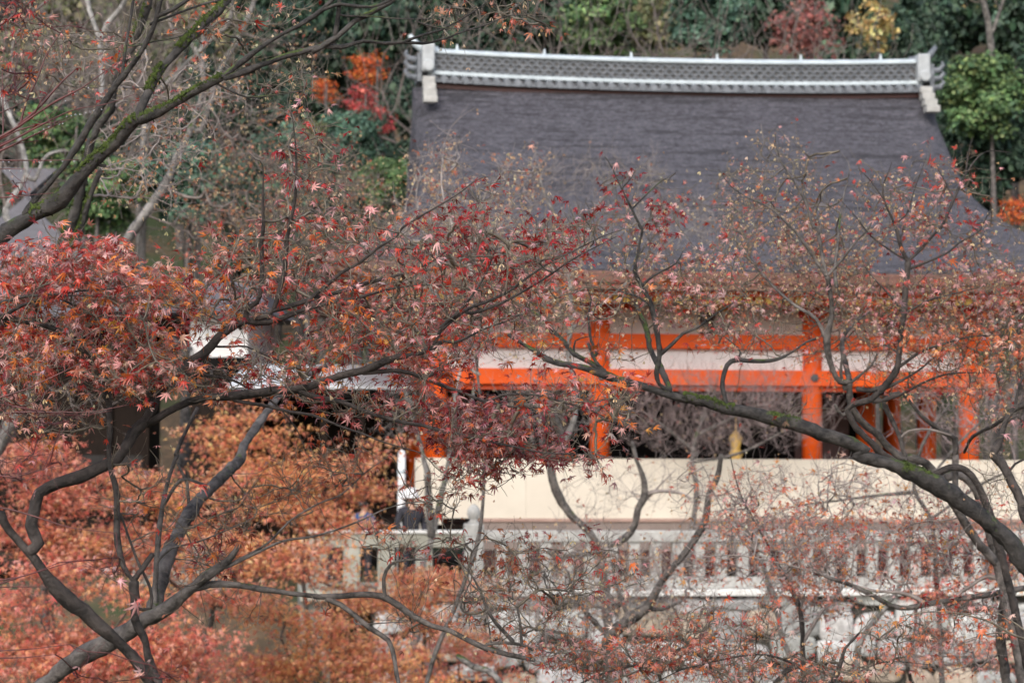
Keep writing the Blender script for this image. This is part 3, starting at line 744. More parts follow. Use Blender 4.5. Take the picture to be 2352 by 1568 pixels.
# mossy leaning tree, upper left
traced_tree('leaning_maple', 'mossy leaning maple limbs rising from the left edge across the upper left', 11.8, 'bark_moss', [
 ('D -420,980 -260,790 -120,660 R1 60,1590 230,1490 400,1380 560,1210 680,1090 800,980 900,860 960,820', 26, 14.5),
 ('R1 960,820 960,780 1000,680 1060,570 1130,450 1230,340 1310,260 1400,170 1500,80 1600,-40', 12, 9, .3),
 ('R1 960,830 1100,770 1250,690 1400,600 1540,530', 11, 8, -.2), ('R1 1540,530 1700,400 1900,260 2050,180 2180,100 2280,10 2340,-60', 7, 4),
 ('R1 1540,540 1700,490 1900,410 2100,350 2230,320 2351,325 R2 150,285 300,300 430,290 560,300 700,270 850,215 1000,170 1150,110 1280,110', 7, 1.2, .3),
 ('R1 2150,360 2280,280 2351,230 R2 100,140 220,80 330,20 380,-30', 5.5, 4.5), ('R1 2310,240 2330,100 2340,-20', 4.5, 4),
 ('R1 2180,90 2300,40 R2 0,30 100,45 200,48 300,20 370,-20', 3.5, 2.5), ('R2 430,290 550,245 680,210 760,170 900,90 1010,10', 3, 1.2), ('R2 30,110 200,115 400,130 600,130 800,100', 2, 1), ('R2 520,150 650,190 800,200 980,210', 1.6, 1),
 ('R1 1500,580 1600,630 1700,670 1850,660 2080,630', 2.5, 1.2), ('R1 170,1470 280,1330 420,1170 530,1010 620,860 700,730 780,610 850,520 950,390 1020,270 1070,150 1110,-20', 7.5, 4.5, -.25),
 ('R1 1090,110 1200,60 1320,-20', 4.5, 3.5), ('R1 1030,170 1260,80 1400,30 1520,0', 2.5, 2), ('R1 840,530 870,300 900,120 920,-10', 3.3, 2.6), ('R1 1360,230 1420,190 1480,130', 2, 1), ('R1 920,320 1050,290 1250,250 1300,190', 2, 1), ('R1 680,1130 700,1140 730,1140', 6, 3, .02),
 ('D -40,10 -5,40 5,-10 20,-60', 14, 16),
], [
 (455, 60, 70, 45, 34, 1.3, 'rust', 1.0), (270, 110, 40, 30, 16, 1.8, 'red', .6), (200, 200, 60, 30, 16, 1.4, 'mix', .8), (360, 240, 60, 26, 16, 2.0, 'red', .4), (40, 60, 60, 60, 36, 1.6, 'mix', 1.2), (110, 110, 60, 60, 30, .7, 'mix', 1.4), (650, 200, 70, 30, 26, .9, 'red', 1.0), (600, 30, 110, 30, 22, .5, 'red', 1.2),
 (1100, 40, 110, 45, 44, 1.0, 'rust', 1.6), (1200, 30, 70, 24, 16, .6, 'rust', 1.2), (540, 110, 60, 40, 22, .5, 'rust', 1.6), (330, 60, 60, 50, 20, .3, 'red', .5), (700, 170, 50, 20, 14, .6, 'tan', 1.6),
], lsize=0.03, tip=.0014, bf=.3, drift=.3, moss=1.3)

# wet reddish twigs close to the lens at the left
wet = traced_tree('wet_shoots', 'wet reddish bare shoots with water drops entering from the left edge', 9.2, 'twig_red', [
 ('D -420,480 -250,420 -120,380 R1 -150,1010 0,945 130,870 230,800 400,690 560,610 700,510 840,415', 6, 1.3),
 ('R1 -100,1080 0,1040 150,970 300,900 450,830 520,800', 3.2, 1), ('R1 140,860 180,700 250,560 310,400 380,280 450,190 510,155', 2.6, 1), ('R1 130,860 250,760 340,660 430,560 515,485', 3, 1.6), ('R1 -40,1030 100,960 250,880 500,760 720,720 930,650', 2.4, .9),
 ('R1 -100,1100 0,1105 160,1105 350,1105 540,1100', 1.8, 1.1), ('R1 -60,1160 60,1163 150,1165', 1.4, 1), ('R1 -60,1365 100,1355 240,1340 370,1330', 1.6, 1), ('R1 -40,1300 40,1270 90,1240', 1.3, .8), ('R1 -30,790 90,740 180,690', 1.6, .9), ('R1 20,930 20,700 15,480', 1.8, 1.2),
 ('R1 0,960 120,900 300,850 440,840 470,830', 2, 1), ('R1 -20,1040 120,990 270,970', 1.6, .9), ('R1 -20,1000 150,930 330,800 430,720', 1.6, .9), ('R1 230,800 280,700 330,640 370,560', 1.6, .9), ('R1 -50,200 40,150 100,100', 2.5, 2),
 ('D -60,940 R4 0,1170 160,1120 250,1080 420,1000 620,900', 2.4, 1), ('R4 -60,1290 100,1270 250,1270 450,1270 620,1270 880,1220', 2, 1), ('R4 100,1230 300,1270 440,1285 600,1290 770,1260', 1.8, .9),
 ('R7 -60,150 0,140 100,150 250,110 420,70', 1.6, .9), ('R7 -60,870 0,860 200,820 400,740', 1.8, 1), ('R7 -20,890 100,850 300,790 570,710', 1.7, .9), ('R7 -60,905 100,905 330,905', 1.5, .9), ('R7 -60,1345 50,1342 240,1330 480,1300', 1.5, .9), ('R7 -60,1390 150,1392 380,1370', 1.5, .9), ('R7 -60,350 100,380 300,440 500,500 800,535', 2, .9), ('R7 -60,20 50,50 170,20', 1.3, .9),
], [
 (187, 56, 5, 5, 2, 1, 'red', 0), (115, 280, 20, 10, 3, 1, 'red', 0), (50, 430, 20, 10, 3, 1, 'pink', 0), (40, 960, 60, 40, 10, .8, 'rust', 1.2), (60, 940, 30, 20, 6, 1.5, 'mix', .5), (40, 20, 30, 40, 16, 1.6, 'mix', 1.5), (40, 190, 40, 60, 22, 1.0, 'mix', 1.4),
 (50, 1080, 60, 30, 12, 1.4, 'pink', 0), (260, 1300, 40, 40, 8, 1.2, 'pink', 0), (180, 1540, 30, 20, 4, 1.5, 'pink', 0), (370, 1560, 60, 16, 8, 2, 'pink', 0), (130, 960, 60, 14, 8, .7, 'mix', .3),
], twig='twig_red', lsize=0.03, tip=.0014, cat='shoots')
dv = []
for s in ('R1 460,800 490,790 520,785 550,783 590,770 620,765 645,757 700,750', 'R1 410,850 430,845 300,885 335,870 270,905 240,920', 'R1 20,1107 60,1109 165,1109 270,1112 350,1108 430,1107 510,1107', 'R1 30,1168 65,1170 145,1170 60,1362 170,1362 210,1358', 'R1 450,690 515,640 650,550 610,600'):
    for x, y in parse(s):
        c = at(x, y + 1.2, 9.2); dv.append(c)
m = MB()
for c in dv:
    rr = 0.0028
    m.loft([[(c[0] + rr * math.cos(b) * math.cos(a), c[1] + rr * math.cos(b) * math.sin(a), c[2] + rr * 1.2 * math.sin(b)) for a in np.linspace(0, 2 * PI, 9)[:-1]] for b in np.linspace(-1.4, 1.4, 6)])
md_, nt_d, bd = new_mat('water_drop'); bd.inputs['Base Color'].default_value = (1, 1, 1, 1); bd.inputs['Roughness'].default_value = 0.02; bd.inputs['Transmission Weight'].default_value = 0.9; bd.inputs['IOR'].default_value = 1.33
wl = wet.location
m.v = [(x - wl[0], y - wl[1], z - wl[2]) for x, y, z in m.v]
setp(m.build('water_drops', md_, wet, smooth=True), kind='stuff')

# second trunks, upper left
traced_tree('maple_tree', 'brown leaning trunk behind the mossy limbs at the upper left', 15.0, 'bark_moss', [
 ('R1 400,1760 480,1568 530,1420 580,1200 620,1000 680,870 760,750 790,600 850,420 920,300 970,180 1020,30 1030,-60', 13, 9),
 ('R1 740,770 790,740 770,780', 6, 4), ('R1 500,1700 560,1568 600,1420 640,1300 690,1170', 9, 6), ('R1 970,330 1000,600 1050,720', 2, 1), ('R1 800,590 900,560 1000,640 1090,660', 2, 1),
], [(330, 250, 120, 70, 45, .8, 'red', 1.6), (300, 350, 110, 60, 44, .8, 'rust', 2.0), (420, 330, 80, 60, 34, .9, 'red', 2.0), (230, 130, 110, 60, 40, .5, 'rust', 1.8), (480, 200, 90, 60, 34, .6, 'rust', 2.0), (330, 440, 100, 50, 44, .8, 'rust', 2.2)],
 twig='twig_grey', lsize=0.034, tip=.0017, lod=1, seeds_size=.021, moss=.8, rootdx=-1.6)
traced_tree('maple_tree', 'pale trunk with moss collars leaning right behind the upper left limbs', 26.0, 'bark_pale', [
 ('R1 800,1760 930,1568 1050,1400 1150,1250 1200,1120 1280,960 1350,800 1400,600 1390,420 1410,230', 13, 6),
 ('R1 1380,900 1450,700 1470,600 1540,430 1620,300 1720,100 1760,-40', 9, 6), ('R1 1080,640 1200,530 1330,400 1450,280 1580,150 1600,-40', 6, 4), ('R1 1330,310 1385,425', 5, 4), ('R1 1160,580 1250,610 1360,605', 4, 3), ('R1 1080,645 1040,720 1000,850 980,1100', 5, 6), ('R1 1150,10 1180,190 1230,240 1310,245', 4, 3),
], [(600, 330, 120, 90, 120, .7, 'rust', 2.4), (730, 420, 120, 100, 150, .6, 'rust', 2.8), (560, 440, 120, 90, 130, .7, 'rust', 2.8), (480, 520, 100, 60, 80, .8, 'rust', 2.4), (640, 540, 130, 70, 120, .7, 'rust', 2.6), (830, 480, 90, 80, 80, .5, 'rust', 2.6), (520, 240, 90, 60, 50, .6, 'red', 1.6), (640, 130, 100, 60, 40, .4, 'rust', 1.2), (850, 590, 120, 60, 90, .6, 'rust', 2.2)],
 twig='twig_haze', lsize=0.042, tip=.002, lod=1, seeds_size=.027, dens=1.2, twlen=.26, ldens=1.3, rootdx=-3.5)
traced_tree('bare_tree', 'white barked forked tree standing at the upper left edge', 31.0, 'bark_white', [
 ('R1 -150,1760 60,1568 40,1440 180,1200 130,950 60,780 0,650 -40,560', 8, 7), ('R1 240,1240 300,1100 370,1050 450,1040', 5, 3), ('R1 700,680 700,500 690,300 640,150 600,0 590,-40', 7, 5), ('R1 690,300 740,170 830,60 870,-20', 5, 4), ('R1 560,0 610,60 640,150', 3, 3), ('R1 500,640 440,500 400,400 300,320 200,260', 4, 2.5), ('R1 75,500 90,300 200,120 330,0', 3.5, 2.5), ('R1 40,1440 0,1200 40,1000 130,850', 4, 3),
], [(120, 160, 140, 120, 120, .25, 'rust', 1.2), (260, 300, 160, 90, 100, .3, 'rust', 1.4), (100, 380, 110, 90, 80, .35, 'rust', 1.0)], twig='twig_haze', lsize=.036, tip=.0018, lod=1, cat='bare tree', seeds_size=.022, rootdx=-2.2)
traced_tree('maple_tree', 'thick pale trunk at the left edge in front of the timber hall', 30.0, 'bark_grey', [
 ('R4 -10,1560 60,1400 30,1200 80,1000 130,850 150,700 190,560', 19, 12), ('R4 100,950 170,850 230,730', 7, 4), ('R4 30,1210 -60,1000 -160,800', 12, 9),
], [(80, 760, 110, 40, 40, .8, 'pink', .8), (200, 700, 110, 40, 30, .6, 'mix', 1.0), (100, 900, 110, 60, 30, .3, 'rust', 1.5), (200, 930, 90, 60, 24, .3, 'rust', 1.4)], twig='twig_grey', lsize=.034, tip=.0017, lod=1)

# right-hand maples
traced_tree('maple_tree', 'right-hand maple whose long mossy limb slants down from the centre to the lower right', 14.0, 'bark_moss', [
 ('D 2560,1530 2450,1400 R9 2351,740 2280,620 2130,480 1950,340 1750,210 1550,110 1400,50 1200,0 R6 1250,1530 1100,1470 950,1420 800,1360 600,1310 450,1270 300,1250 150,1200 0,1175', 27, 12.5),
 ('R6 0,1175 R5 2250,1150 2100,1100 1950,1060 1800,1010 1650,960 1450,920 1300,830 1150,740', 11.5, 4.5, .3),
 ('R5 2250,1120 2190,1080 2170,1000 2190,880 2170,700 2130,520 2060,390 2020,300 2040,180 2070,30 R2 2060,1568 2000,1440 1930,1300 1850,1130 1810,1080', 7, 1, -.2),
 ('R5 2190,880 2280,800 2351,730 R6 100,690 250,580 350,520 R6 450,440', 4, 1.3), ('R5 2260,1110 2200,970 2130,850 2100,700 2050,580 2000,430', 7, 4.5, .9), ('R5 1830,1010 1750,920 1700,800', 5, 4), ('R5 1760,870 1720,780 1700,600 1720,500 1680,380', 3.5, 1.3),
 ('R5 1820,1010 1700,920 1600,870 1530,780 1450,700 1380,620 1300,570', 5.5, 2, .3), ('R5 1600,870 1610,780 1700,750', 2.5, 1.3), ('R5 1590,860 1500,760 1400,700', 2, 1), ('R6 310,1245 285,1150 275,1050 310,950 370,910 500,920 640,910 750,860 850,790 920,765', 6, 2.2, .2), ('R6 370,910 400,860 350,800 250,720', 2.5, 1), ('R5 2070,400 2150,330 2300,250 2351,160', 3, 1.2), ('R5 2130,540 2050,480 1900,430 1800,350', 3, 1.1), ('R2 2000,1440 2100,1340 2200,1250 2300,1190', 2, .9), ('R2 1930,1300 2000,1220 2030,1150', 1.6, .8),
], [
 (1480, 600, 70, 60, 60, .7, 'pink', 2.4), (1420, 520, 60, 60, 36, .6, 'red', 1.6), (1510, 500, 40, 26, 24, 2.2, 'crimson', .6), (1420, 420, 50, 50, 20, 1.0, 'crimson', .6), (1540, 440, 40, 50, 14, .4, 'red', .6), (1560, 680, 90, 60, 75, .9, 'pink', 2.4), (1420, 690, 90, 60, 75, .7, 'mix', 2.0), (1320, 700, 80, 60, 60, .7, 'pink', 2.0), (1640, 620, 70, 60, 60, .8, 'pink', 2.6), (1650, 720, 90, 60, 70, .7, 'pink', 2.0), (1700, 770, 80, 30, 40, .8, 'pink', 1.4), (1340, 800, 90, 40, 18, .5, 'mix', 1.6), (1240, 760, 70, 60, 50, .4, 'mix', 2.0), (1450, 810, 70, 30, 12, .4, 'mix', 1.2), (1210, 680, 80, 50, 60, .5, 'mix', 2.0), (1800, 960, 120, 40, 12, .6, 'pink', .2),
], twig='twig', lsize=0.036, tip=.0014, bf=.3, seeds_size=.018, k=4, dens=1.05, ldens=1.6, twl=1.5, twlen=.14, moss=.6)

traced_tree('maple_tree', 'upright right-hand maple with dark forking stems and pink and tan sprays against the roof', 15.0, 'bark_dark', [
 ('R9 1640,140 R6 1390,1568 1300,1480 1200,1380 1150,1300 1140,1250 1180,1215 1300,1180 1400,1080 1470,990 1490,900 1500,750 1520,600 1540,400 1555,240', 9.5, 6),
 ('R6 1555,240 1510,150 1480,30 1470,0 R3 1440,1500 1390,1380 1380,1280 1420,1180 1440,1120', 4, .9), ('R6 1555,230 1640,150 1720,60 1780,0 R3 1800,1530 1870,1370 1950,1200 2080,1050 2270,1050', 4.5, .9), ('R3 1950,1200 1970,1050 2000,940', 1.8, .8), ('R6 1560,285 1700,230 1830,170 1900,110 2050,20 R3 2100,1480 2230,1400', 3, 1), ('R6 1540,220 1450,170 1300,60 R3 1200,1500 1100,1390', 2.6, 1), ('R6 1520,590 1440,480 1300,330 1250,260', 3, 1.2), ('R6 1530,590 1700,500 1850,460 2050,410', 2.6, 1), ('R6 1480,860 1400,810 1300,830', 2.5, 1.3), ('R6 1490,960 1650,850 1800,800 2000,750 2300,740', 3.5, 1.2), ('R6 1390,1110 1600,1000 1750,880 1850,780', 3.5, 1.2), ('R6 1400,1090 1300,1120 1200,1110', 5, 5), ('R6 1330,1200 1500,1150 1700,1050 1900,1000 2351,1010', 3.5, 1.3), ('R3 1390,1380 1300,1250 1210,1160', 1.8, .8), ('R3 1370,1270 1340,1190 1220,1100', 1.4, .8), ('R3 1540,1480 1600,1300 1680,1080', 1.8, .8), ('R3 1870,1370 1780,1200 1720,1100', 1.8, .8),
], [
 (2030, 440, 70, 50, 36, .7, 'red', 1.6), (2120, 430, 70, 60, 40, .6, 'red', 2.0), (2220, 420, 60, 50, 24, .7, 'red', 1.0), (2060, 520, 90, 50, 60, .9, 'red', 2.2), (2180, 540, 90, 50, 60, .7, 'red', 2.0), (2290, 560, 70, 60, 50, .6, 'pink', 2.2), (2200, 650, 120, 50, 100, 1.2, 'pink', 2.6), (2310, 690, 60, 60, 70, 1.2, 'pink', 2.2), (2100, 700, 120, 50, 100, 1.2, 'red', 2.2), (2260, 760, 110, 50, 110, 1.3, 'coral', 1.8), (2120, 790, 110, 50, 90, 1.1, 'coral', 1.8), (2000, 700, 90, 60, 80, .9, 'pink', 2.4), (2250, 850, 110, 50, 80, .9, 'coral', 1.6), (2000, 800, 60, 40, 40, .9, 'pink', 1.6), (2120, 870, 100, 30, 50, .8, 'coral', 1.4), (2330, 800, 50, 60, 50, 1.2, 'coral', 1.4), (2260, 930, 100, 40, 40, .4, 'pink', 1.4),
], twig='twig', lsize=0.036, tip=.0014, bf=.3, seeds_size=.018, k=4, dens=1.05, ldens=1.6, twl=1.5, twlen=.14)

traced_tree('maple_tree', 'second upright maple in the right half with pale sinuous stems and tan seed sprays', 15.6, 'bark_grey', [
 ('R9 1700,160 R6 1450,1540 1350,1430 1250,1350 1170,1240 1150,1130 1150,1060', 12, 9), ('R6 1150,1060 1080,1060 1020,940 1000,840 1000,720 1030,600 1020,480 1000,350 990,330', 7.5, 4.5, -.2), ('R6 990,330 960,180 930,0 R3 900,1568 850,1400 780,1270 680,1120 570,1000 540,850', 4, 1), ('R6 990,340 1090,230 1200,90 1280,10 R3 1330,1430 1400,1300', 3.5, 1), ('R6 980,320 880,170 780,30 R3 720,1540 600,1430 450,1360 330,1280 240,1150', 3.5, .9), ('R6 1000,800 920,630 780,540 650,430 540,310', 4, 2.2), ('R6 1120,1110 1180,1050 1300,950 1340,870', 3.5, 2), ('R6 1120,1120 1090,1000 1100,900', 4, 2.5), ('R6 1160,1250 1100,1290 1050,1220', 5, 3.5), ('R3 850,1400 840,1280 800,1150', 2, 1), ('R3 680,1120 640,980 650,870', 1.6, .8), ('R6 1030,590 1080,480 1060,400', 2.4, 1), ('R6 1150,1060 1100,780 1200,650 1300,570', 6, 3, .8), ('R6 1060,410 1050,300 1080,0 R3 1100,1400 1150,1150 1080,1040', 4, .9, .8),
], [
 (1760, 350, 30, 60, 16, .3, 'tan', 2.6), (1830, 380, 45, 50, 28, .6, 'pink', 2.6), (1700, 420, 60, 40, 36, .5, 'pink', 2.6), (1660, 470, 60, 40, 30, .5, 'pink', 1.6), (1880, 470, 60, 50, 36, .5, 'rust', 2.8), (1780, 480, 80, 50, 70, .8, 'red', 3.0), (1740, 560, 100, 50, 110, 1.0, 'pink', 3.0), (1870, 560, 90, 60, 110, .8, 'red', 3.2), (1900, 660, 90, 60, 120, 1.0, 'pink', 3.0), (1770, 650, 100, 50, 110, 1.0, 'red', 3.0), (1960, 580, 60, 60, 60, .8, 'rust', 3.0), (1800, 720, 70, 30, 40, .6, 'pink', 2.4), (1930, 780, 90, 60, 80, .9, 'pink', 2.0), (1760, 800, 80, 26, 30, .6, 'pink', 1.0), (1990, 880, 80, 40, 40, .6, 'coral', 1.4),
], twig='twig', lsize=0.036, tip=.0014, bf=.3, seeds_size=.018, lod=1, k=4, dens=.95, ldens=1.6, twl=1.5, twlen=.15, ddy=.5)

traced_tree('maple_tree', 'curving dark stem entering at the right edge below the eaves', 13.0, 'bark_dark', [
 ('D 2520,1560 2440,1300 R9 2351,420 2340,330 2300,250 2250,150 2200,60 2140,0 R6 2150,1540 2180,1480 2220,1350 2270,1260 2351,1220 2450,1190', 12, 10), ('R6 2290,1230 2330,1060 2380,960', 3.5, 2), ('R9 2250,110 2290,60 2351,30', 3, 2), ('R6 2220,1350 2300,1300 2351,1340', 3, 2), ('R6 2240,1300 2150,1360 2000,1440 1940,1550', 4.5, 3, .6),
], [(2300, 1120, 60, 60, 26, .8, 'red', .6), (2320, 960, 50, 60, 24, .6, 'pink', .8), (2250, 1050, 60, 40, 16, .5, 'red', .6)], twig='twig', lsize=.029, tip=.001)

traced_tree('maple_tree', 'straight grey trunk at the right edge under the slanting mossy limb', 16.0, 'bark_grey', [
 ('R9 2240,1660 2230,1568 2210,1400 2190,1250 2220,1000 2230,860 2180,760 2050,620 1950,470 1880,350 1800,230 1740,140 1680,60 1560,10', 13, 9.5), ('R9 2500,890 2351,915 2230,930 2100,960 1900,990 1700,1020 1550,1050 1450,1040 1300,960 1130,880 1030,850 980,830', 8.5, 3.5, -.4), ('R9 1640,1000 1520,950 1300,930 1100,870 900,800 700,750 400,690 130,690 0,600', 4, 1), ('R9 2230,880 2110,830 1950,920 1800,1030', 4, 3), ('R9 1950,900 1910,820 1980,680', 3, 1.2), ('R9 1890,370 1880,200 1880,0 R6 1880,1568 1875,1450 1800,1410 1650,1300 1560,1190 1500,1140', 9, 3), ('R6 1390,1190 1450,1340 1500,1450 1530,1560 R9 1640,50', 7, 7), ('R9 2240,880 2351,760', 3, 2), ('R6 1560,1400 1700,1390 1850,1430', 2.5, 2), ('R9 1450,1180 1350,1300 1300,1500', 2, 1),
], [
 (1840, 1200, 70, 50, 50, .8, 'coral', .8), (1900, 1260, 80, 50, 70, .9, 'coral', .8), (1800, 1290, 80, 40, 60, 1.0, 'coral', .6), (2020, 1220, 70, 40, 50, 1.0, 'coral', .6), (2130, 1230, 90, 40, 60, 1.0, 'mix', .8), (2080, 1300, 90, 50, 60, .9, 'coral', .8), (2240, 1290, 90, 50, 60, 1.0, 'mix', .6), (2280, 1180, 70, 50, 40, .8, 'coral', .8), (1960, 1330, 90, 40, 50, .8, 'coral', .8), (2260, 1400, 90, 40, 50, 1.0, 'mix', .4), (2130, 1160, 90, 40, 40, .6, 'coral', 1.0), (1700, 1220, 80, 40, 40, .7, 'coral', .8), (2200, 1500, 120, 50, 90, 1.0, 'coral', .5),
], twig='twig_grey', lsize=0.04, tip=.0017, lod=1, k=4, dens=1.35, ldens=2.2, twl=1.5, twlen=.16)
traced_tree('maple_tree', 'red leaved spray close to the lens at the right edge, lower right', 11.6, 'twig', [
 ('D 2600,1540 2480,1500 R9 2351,1260 2250,1220 2130,1150 2000,1110 1850,1080 1650,1080 1500,1110', 4, 1.2), ('R9 2351,1200 2200,1100 2100,1050', 2, 1), ('R9 2240,1220 2100,1230 1950,1270', 1.6, .9),
], [(2250, 1430, 60, 20, 14, 2.0, 'coral', 0), (2190, 1395, 40, 16, 8, 1.6, 'mix', 0), (2155, 1415, 14, 12, 3, 1.6, 'mix', 0), (2300, 1455, 50, 20, 10, 1.2, 'coral', 0)], lsize=.03, tip=.0008, cat='maple spray')

traced_tree('maple_tree', 'small dark maple forking in front of the rubble wall at the bottom right', 17.5, 'bark_dark', [
 ('R9 850,1660 845,1568 830,1400 825,1200 810,1080 770,960 700,830 620,680 550,550 480,430 400,270 350,100 330,0', 6.5, 1.5), ('R9 830,1290 930,1120 1020,1000 1100,900', 4, 2.2), ('R9 815,1060 850,930', 2.5, 1.5), ('R9 620,680 500,650 420,600 350,480 250,330 170,130 120,40', 3, 1.1), ('R9 700,830 560,830 480,700 440,620', 2, 1), ('R9 920,680 1000,580 1050,520 1000,330', 2.6, 1.2, .3), ('R9 940,600 930,480 960,420', 1.8, 1), ('R9 560,550 570,400 640,300 700,230', 1.8, 1), ('R9 460,430 520,250 540,120', 1.8, 1),
], [
 (1680, 1180, 50, 60, 50, .8, 'coral', .8), (1740, 1120, 60, 50, 40, .6, 'coral', .8), (1780, 1220, 90, 40, 60, .9, 'coral', .8), (1920, 1180, 90, 50, 50, .7, 'coral', .8), (1830, 1340, 90, 40, 60, .9, 'coral', .6), (1880, 1400, 80, 30, 50, 1.0, 'coral', .4), (1650, 1300, 90, 40, 40, .7, 'coral', .6), (1960, 1100, 90, 50, 36, .4, 'coral', .8), (1600, 1120, 50, 70, 30, .5, 'coral', .6), (1780, 1440, 60, 30, 16, .7, 'mix', .4),
], twig='twig_grey', lsize=0.044, tip=.0018, lod=1, k=4, dens=1.4, ldens=2.0, twl=1.5, twlen=.17)
traced_tree('maple_tree', 'pink leaved maple branch low along the bottom edge right of centre', 13.0, 'bark_dark', [
 ('R9 960,1700 1030,1568 1100,1400 1120,1330 1220,1220', 6, 2), ('R8 2500,1400 2351,1330 2200,1400 2000,1450 1800,1500 1650,1568', 3, 2), ('R9 560,1660 650,1560 720,1480 810,1450', 8, 7), ('R9 780,1440 650,1390 500,1370 300,1400 100,1450', 3, 1.2), ('R8 2351,1470 2150,1568', 2, 1.5), ('R9 1180,1500 1400,1420 1700,1440', 2, 1),
], [
 (1420, 1520, 110, 40, 110, 2.2, 'coral', .5), (1560, 1500, 110, 40, 110, 2.2, 'coral', .5), (1290, 1500, 90, 40, 80, 1.8, 'mix', .5), (1700, 1530, 100, 40, 80, 1.6, 'coral', .3), (1620, 1440, 90, 40, 50, 1.4, 'mix', .4), (1850, 1540, 110, 36, 70, 1.5, 'coral', .3), (1990, 1520, 90, 40, 50, 1.2, 'coral', .3), (2060, 1450, 90, 40, 40, 1.2, 'coral', .3), (1740, 1450, 60, 40, 26, 1.0, 'coral', .3),
], lsize=0.036, tip=.0017, lod=1, k=4, dens=1.2, ldens=1.5)

# middle distance: seed laden maples, dull trunks
traced_tree('maple_tree', 'hazy maple full of tan seed keys in front of the left half of the roof', 20.0, 'bark_grey', [
 ('D 960,1640 1000,1500 1050,1380 1100,1230 1112,1080 1110,960 1095,840 1105,720 1090,620 1085,540', 4.5, 3), ('D 1095,800 1010,690 960,610 930,540', 6, 2), ('D 1100,700 1180,620 1240,540', 5, 1.6), ('D 1090,640 1040,520 1015,430 1020,330', 4, 1.3), ('D 1092,560 1110,460 1150,400', 3, 1.2), ('D 1105,760 1200,700 1290,660', 4, 1.4), ('D 1098,860 1020,800 930,760', 4, 1.4),
], [
 (1010, 420, 70, 80, 90, .3, 'rust', 3.0), (1030, 310, 30, 40, 12, .2, 'rust', 2.2), (980, 540, 90, 60, 110, .4, 'rust', 3.0), (1070, 500, 90, 60, 100, .4, 'rust', 3.0), (1190, 430, 60, 60, 60, .5, 'rust', 3.0), (1230, 370, 26, 20, 10, .5, 'rust', 2.6), (1150, 560, 90, 60, 100, .4, 'rust', 2.6), (1040, 630, 120, 60, 150, .5, 'rust', 3.0), (1200, 650, 110, 60, 140, .5, 'rust', 3.0), (1100, 720, 120, 60, 130, .4, 'rust', 2.4), (930, 680, 90, 60, 90, .5, 'rust', 2.4), (1240, 730, 90, 40, 50, .4, 'rust', 1.8), (1160, 800, 100, 30, 24, .3, 'rust', 1.4), (1290, 580, 60, 60, 60, .5, 'rust', 2.2), (900, 780, 90, 50, 50, .4, 'rust', 1.6),
], twig='twig_grey', lsize=.04, tip=.0019, lod=1, seeds_size=.023, k=4, dens=1.05, twl=1.6, twlen=.2, ldens=1.7)
traced_tree('maple_tree', 'hazy brown maple with sparse seed keys in front of the balustrade', 22.0, 'bark_grey', [
 ('R8 1760,1568 1800,1370 1850,1250 1980,1130 2100,1050 2200,880 2351,690 R9 110,540 160,440 180,280 240,150 265,0', 15, 5.5), ('R8 1850,1260 1700,1100 1600,950 1560,800', 6, 1.6), ('R8 1980,1130 1900,900 1850,700', 5, 1.5), ('R8 1800,1370 1600,1250 1400,1200 1250,1180', 6, 1.6), ('R8 2100,1050 2200,1060 2351,1000', 5, 2), ('R8 2210,880 2150,700 2130,560', 4, 1.5),
], [
 (1300, 1380, 120, 60, 130, .4, 'rust', 1.4), (1200, 1330, 100, 60, 90, .4, 'rust', 1.4), (1380, 1310, 110, 50, 110, .6, 'rust', 1.4), (1450, 1400, 110, 60, 120, .4, 'rust', 1.2), (1500, 1290, 90, 50, 80, .6, 'rust', 1.0), (1560, 1380, 90, 60, 80, .5, 'rust', 1.0), (1250, 1450, 120, 50, 90, .4, 'rust', 1.0), (1340, 1230, 90, 30, 30, .3, 'rust', .8), (1120, 1400, 90, 60, 70, .5, 'rust', 1.2), (1620, 1250, 60, 60, 40, .4, 'rust', .6),
], twig='twig_grey', lsize=.042, tip=.0019, lod=1, seeds_size=.027, k=4, dens=1.2, twlen=.22, ldens=1.3)
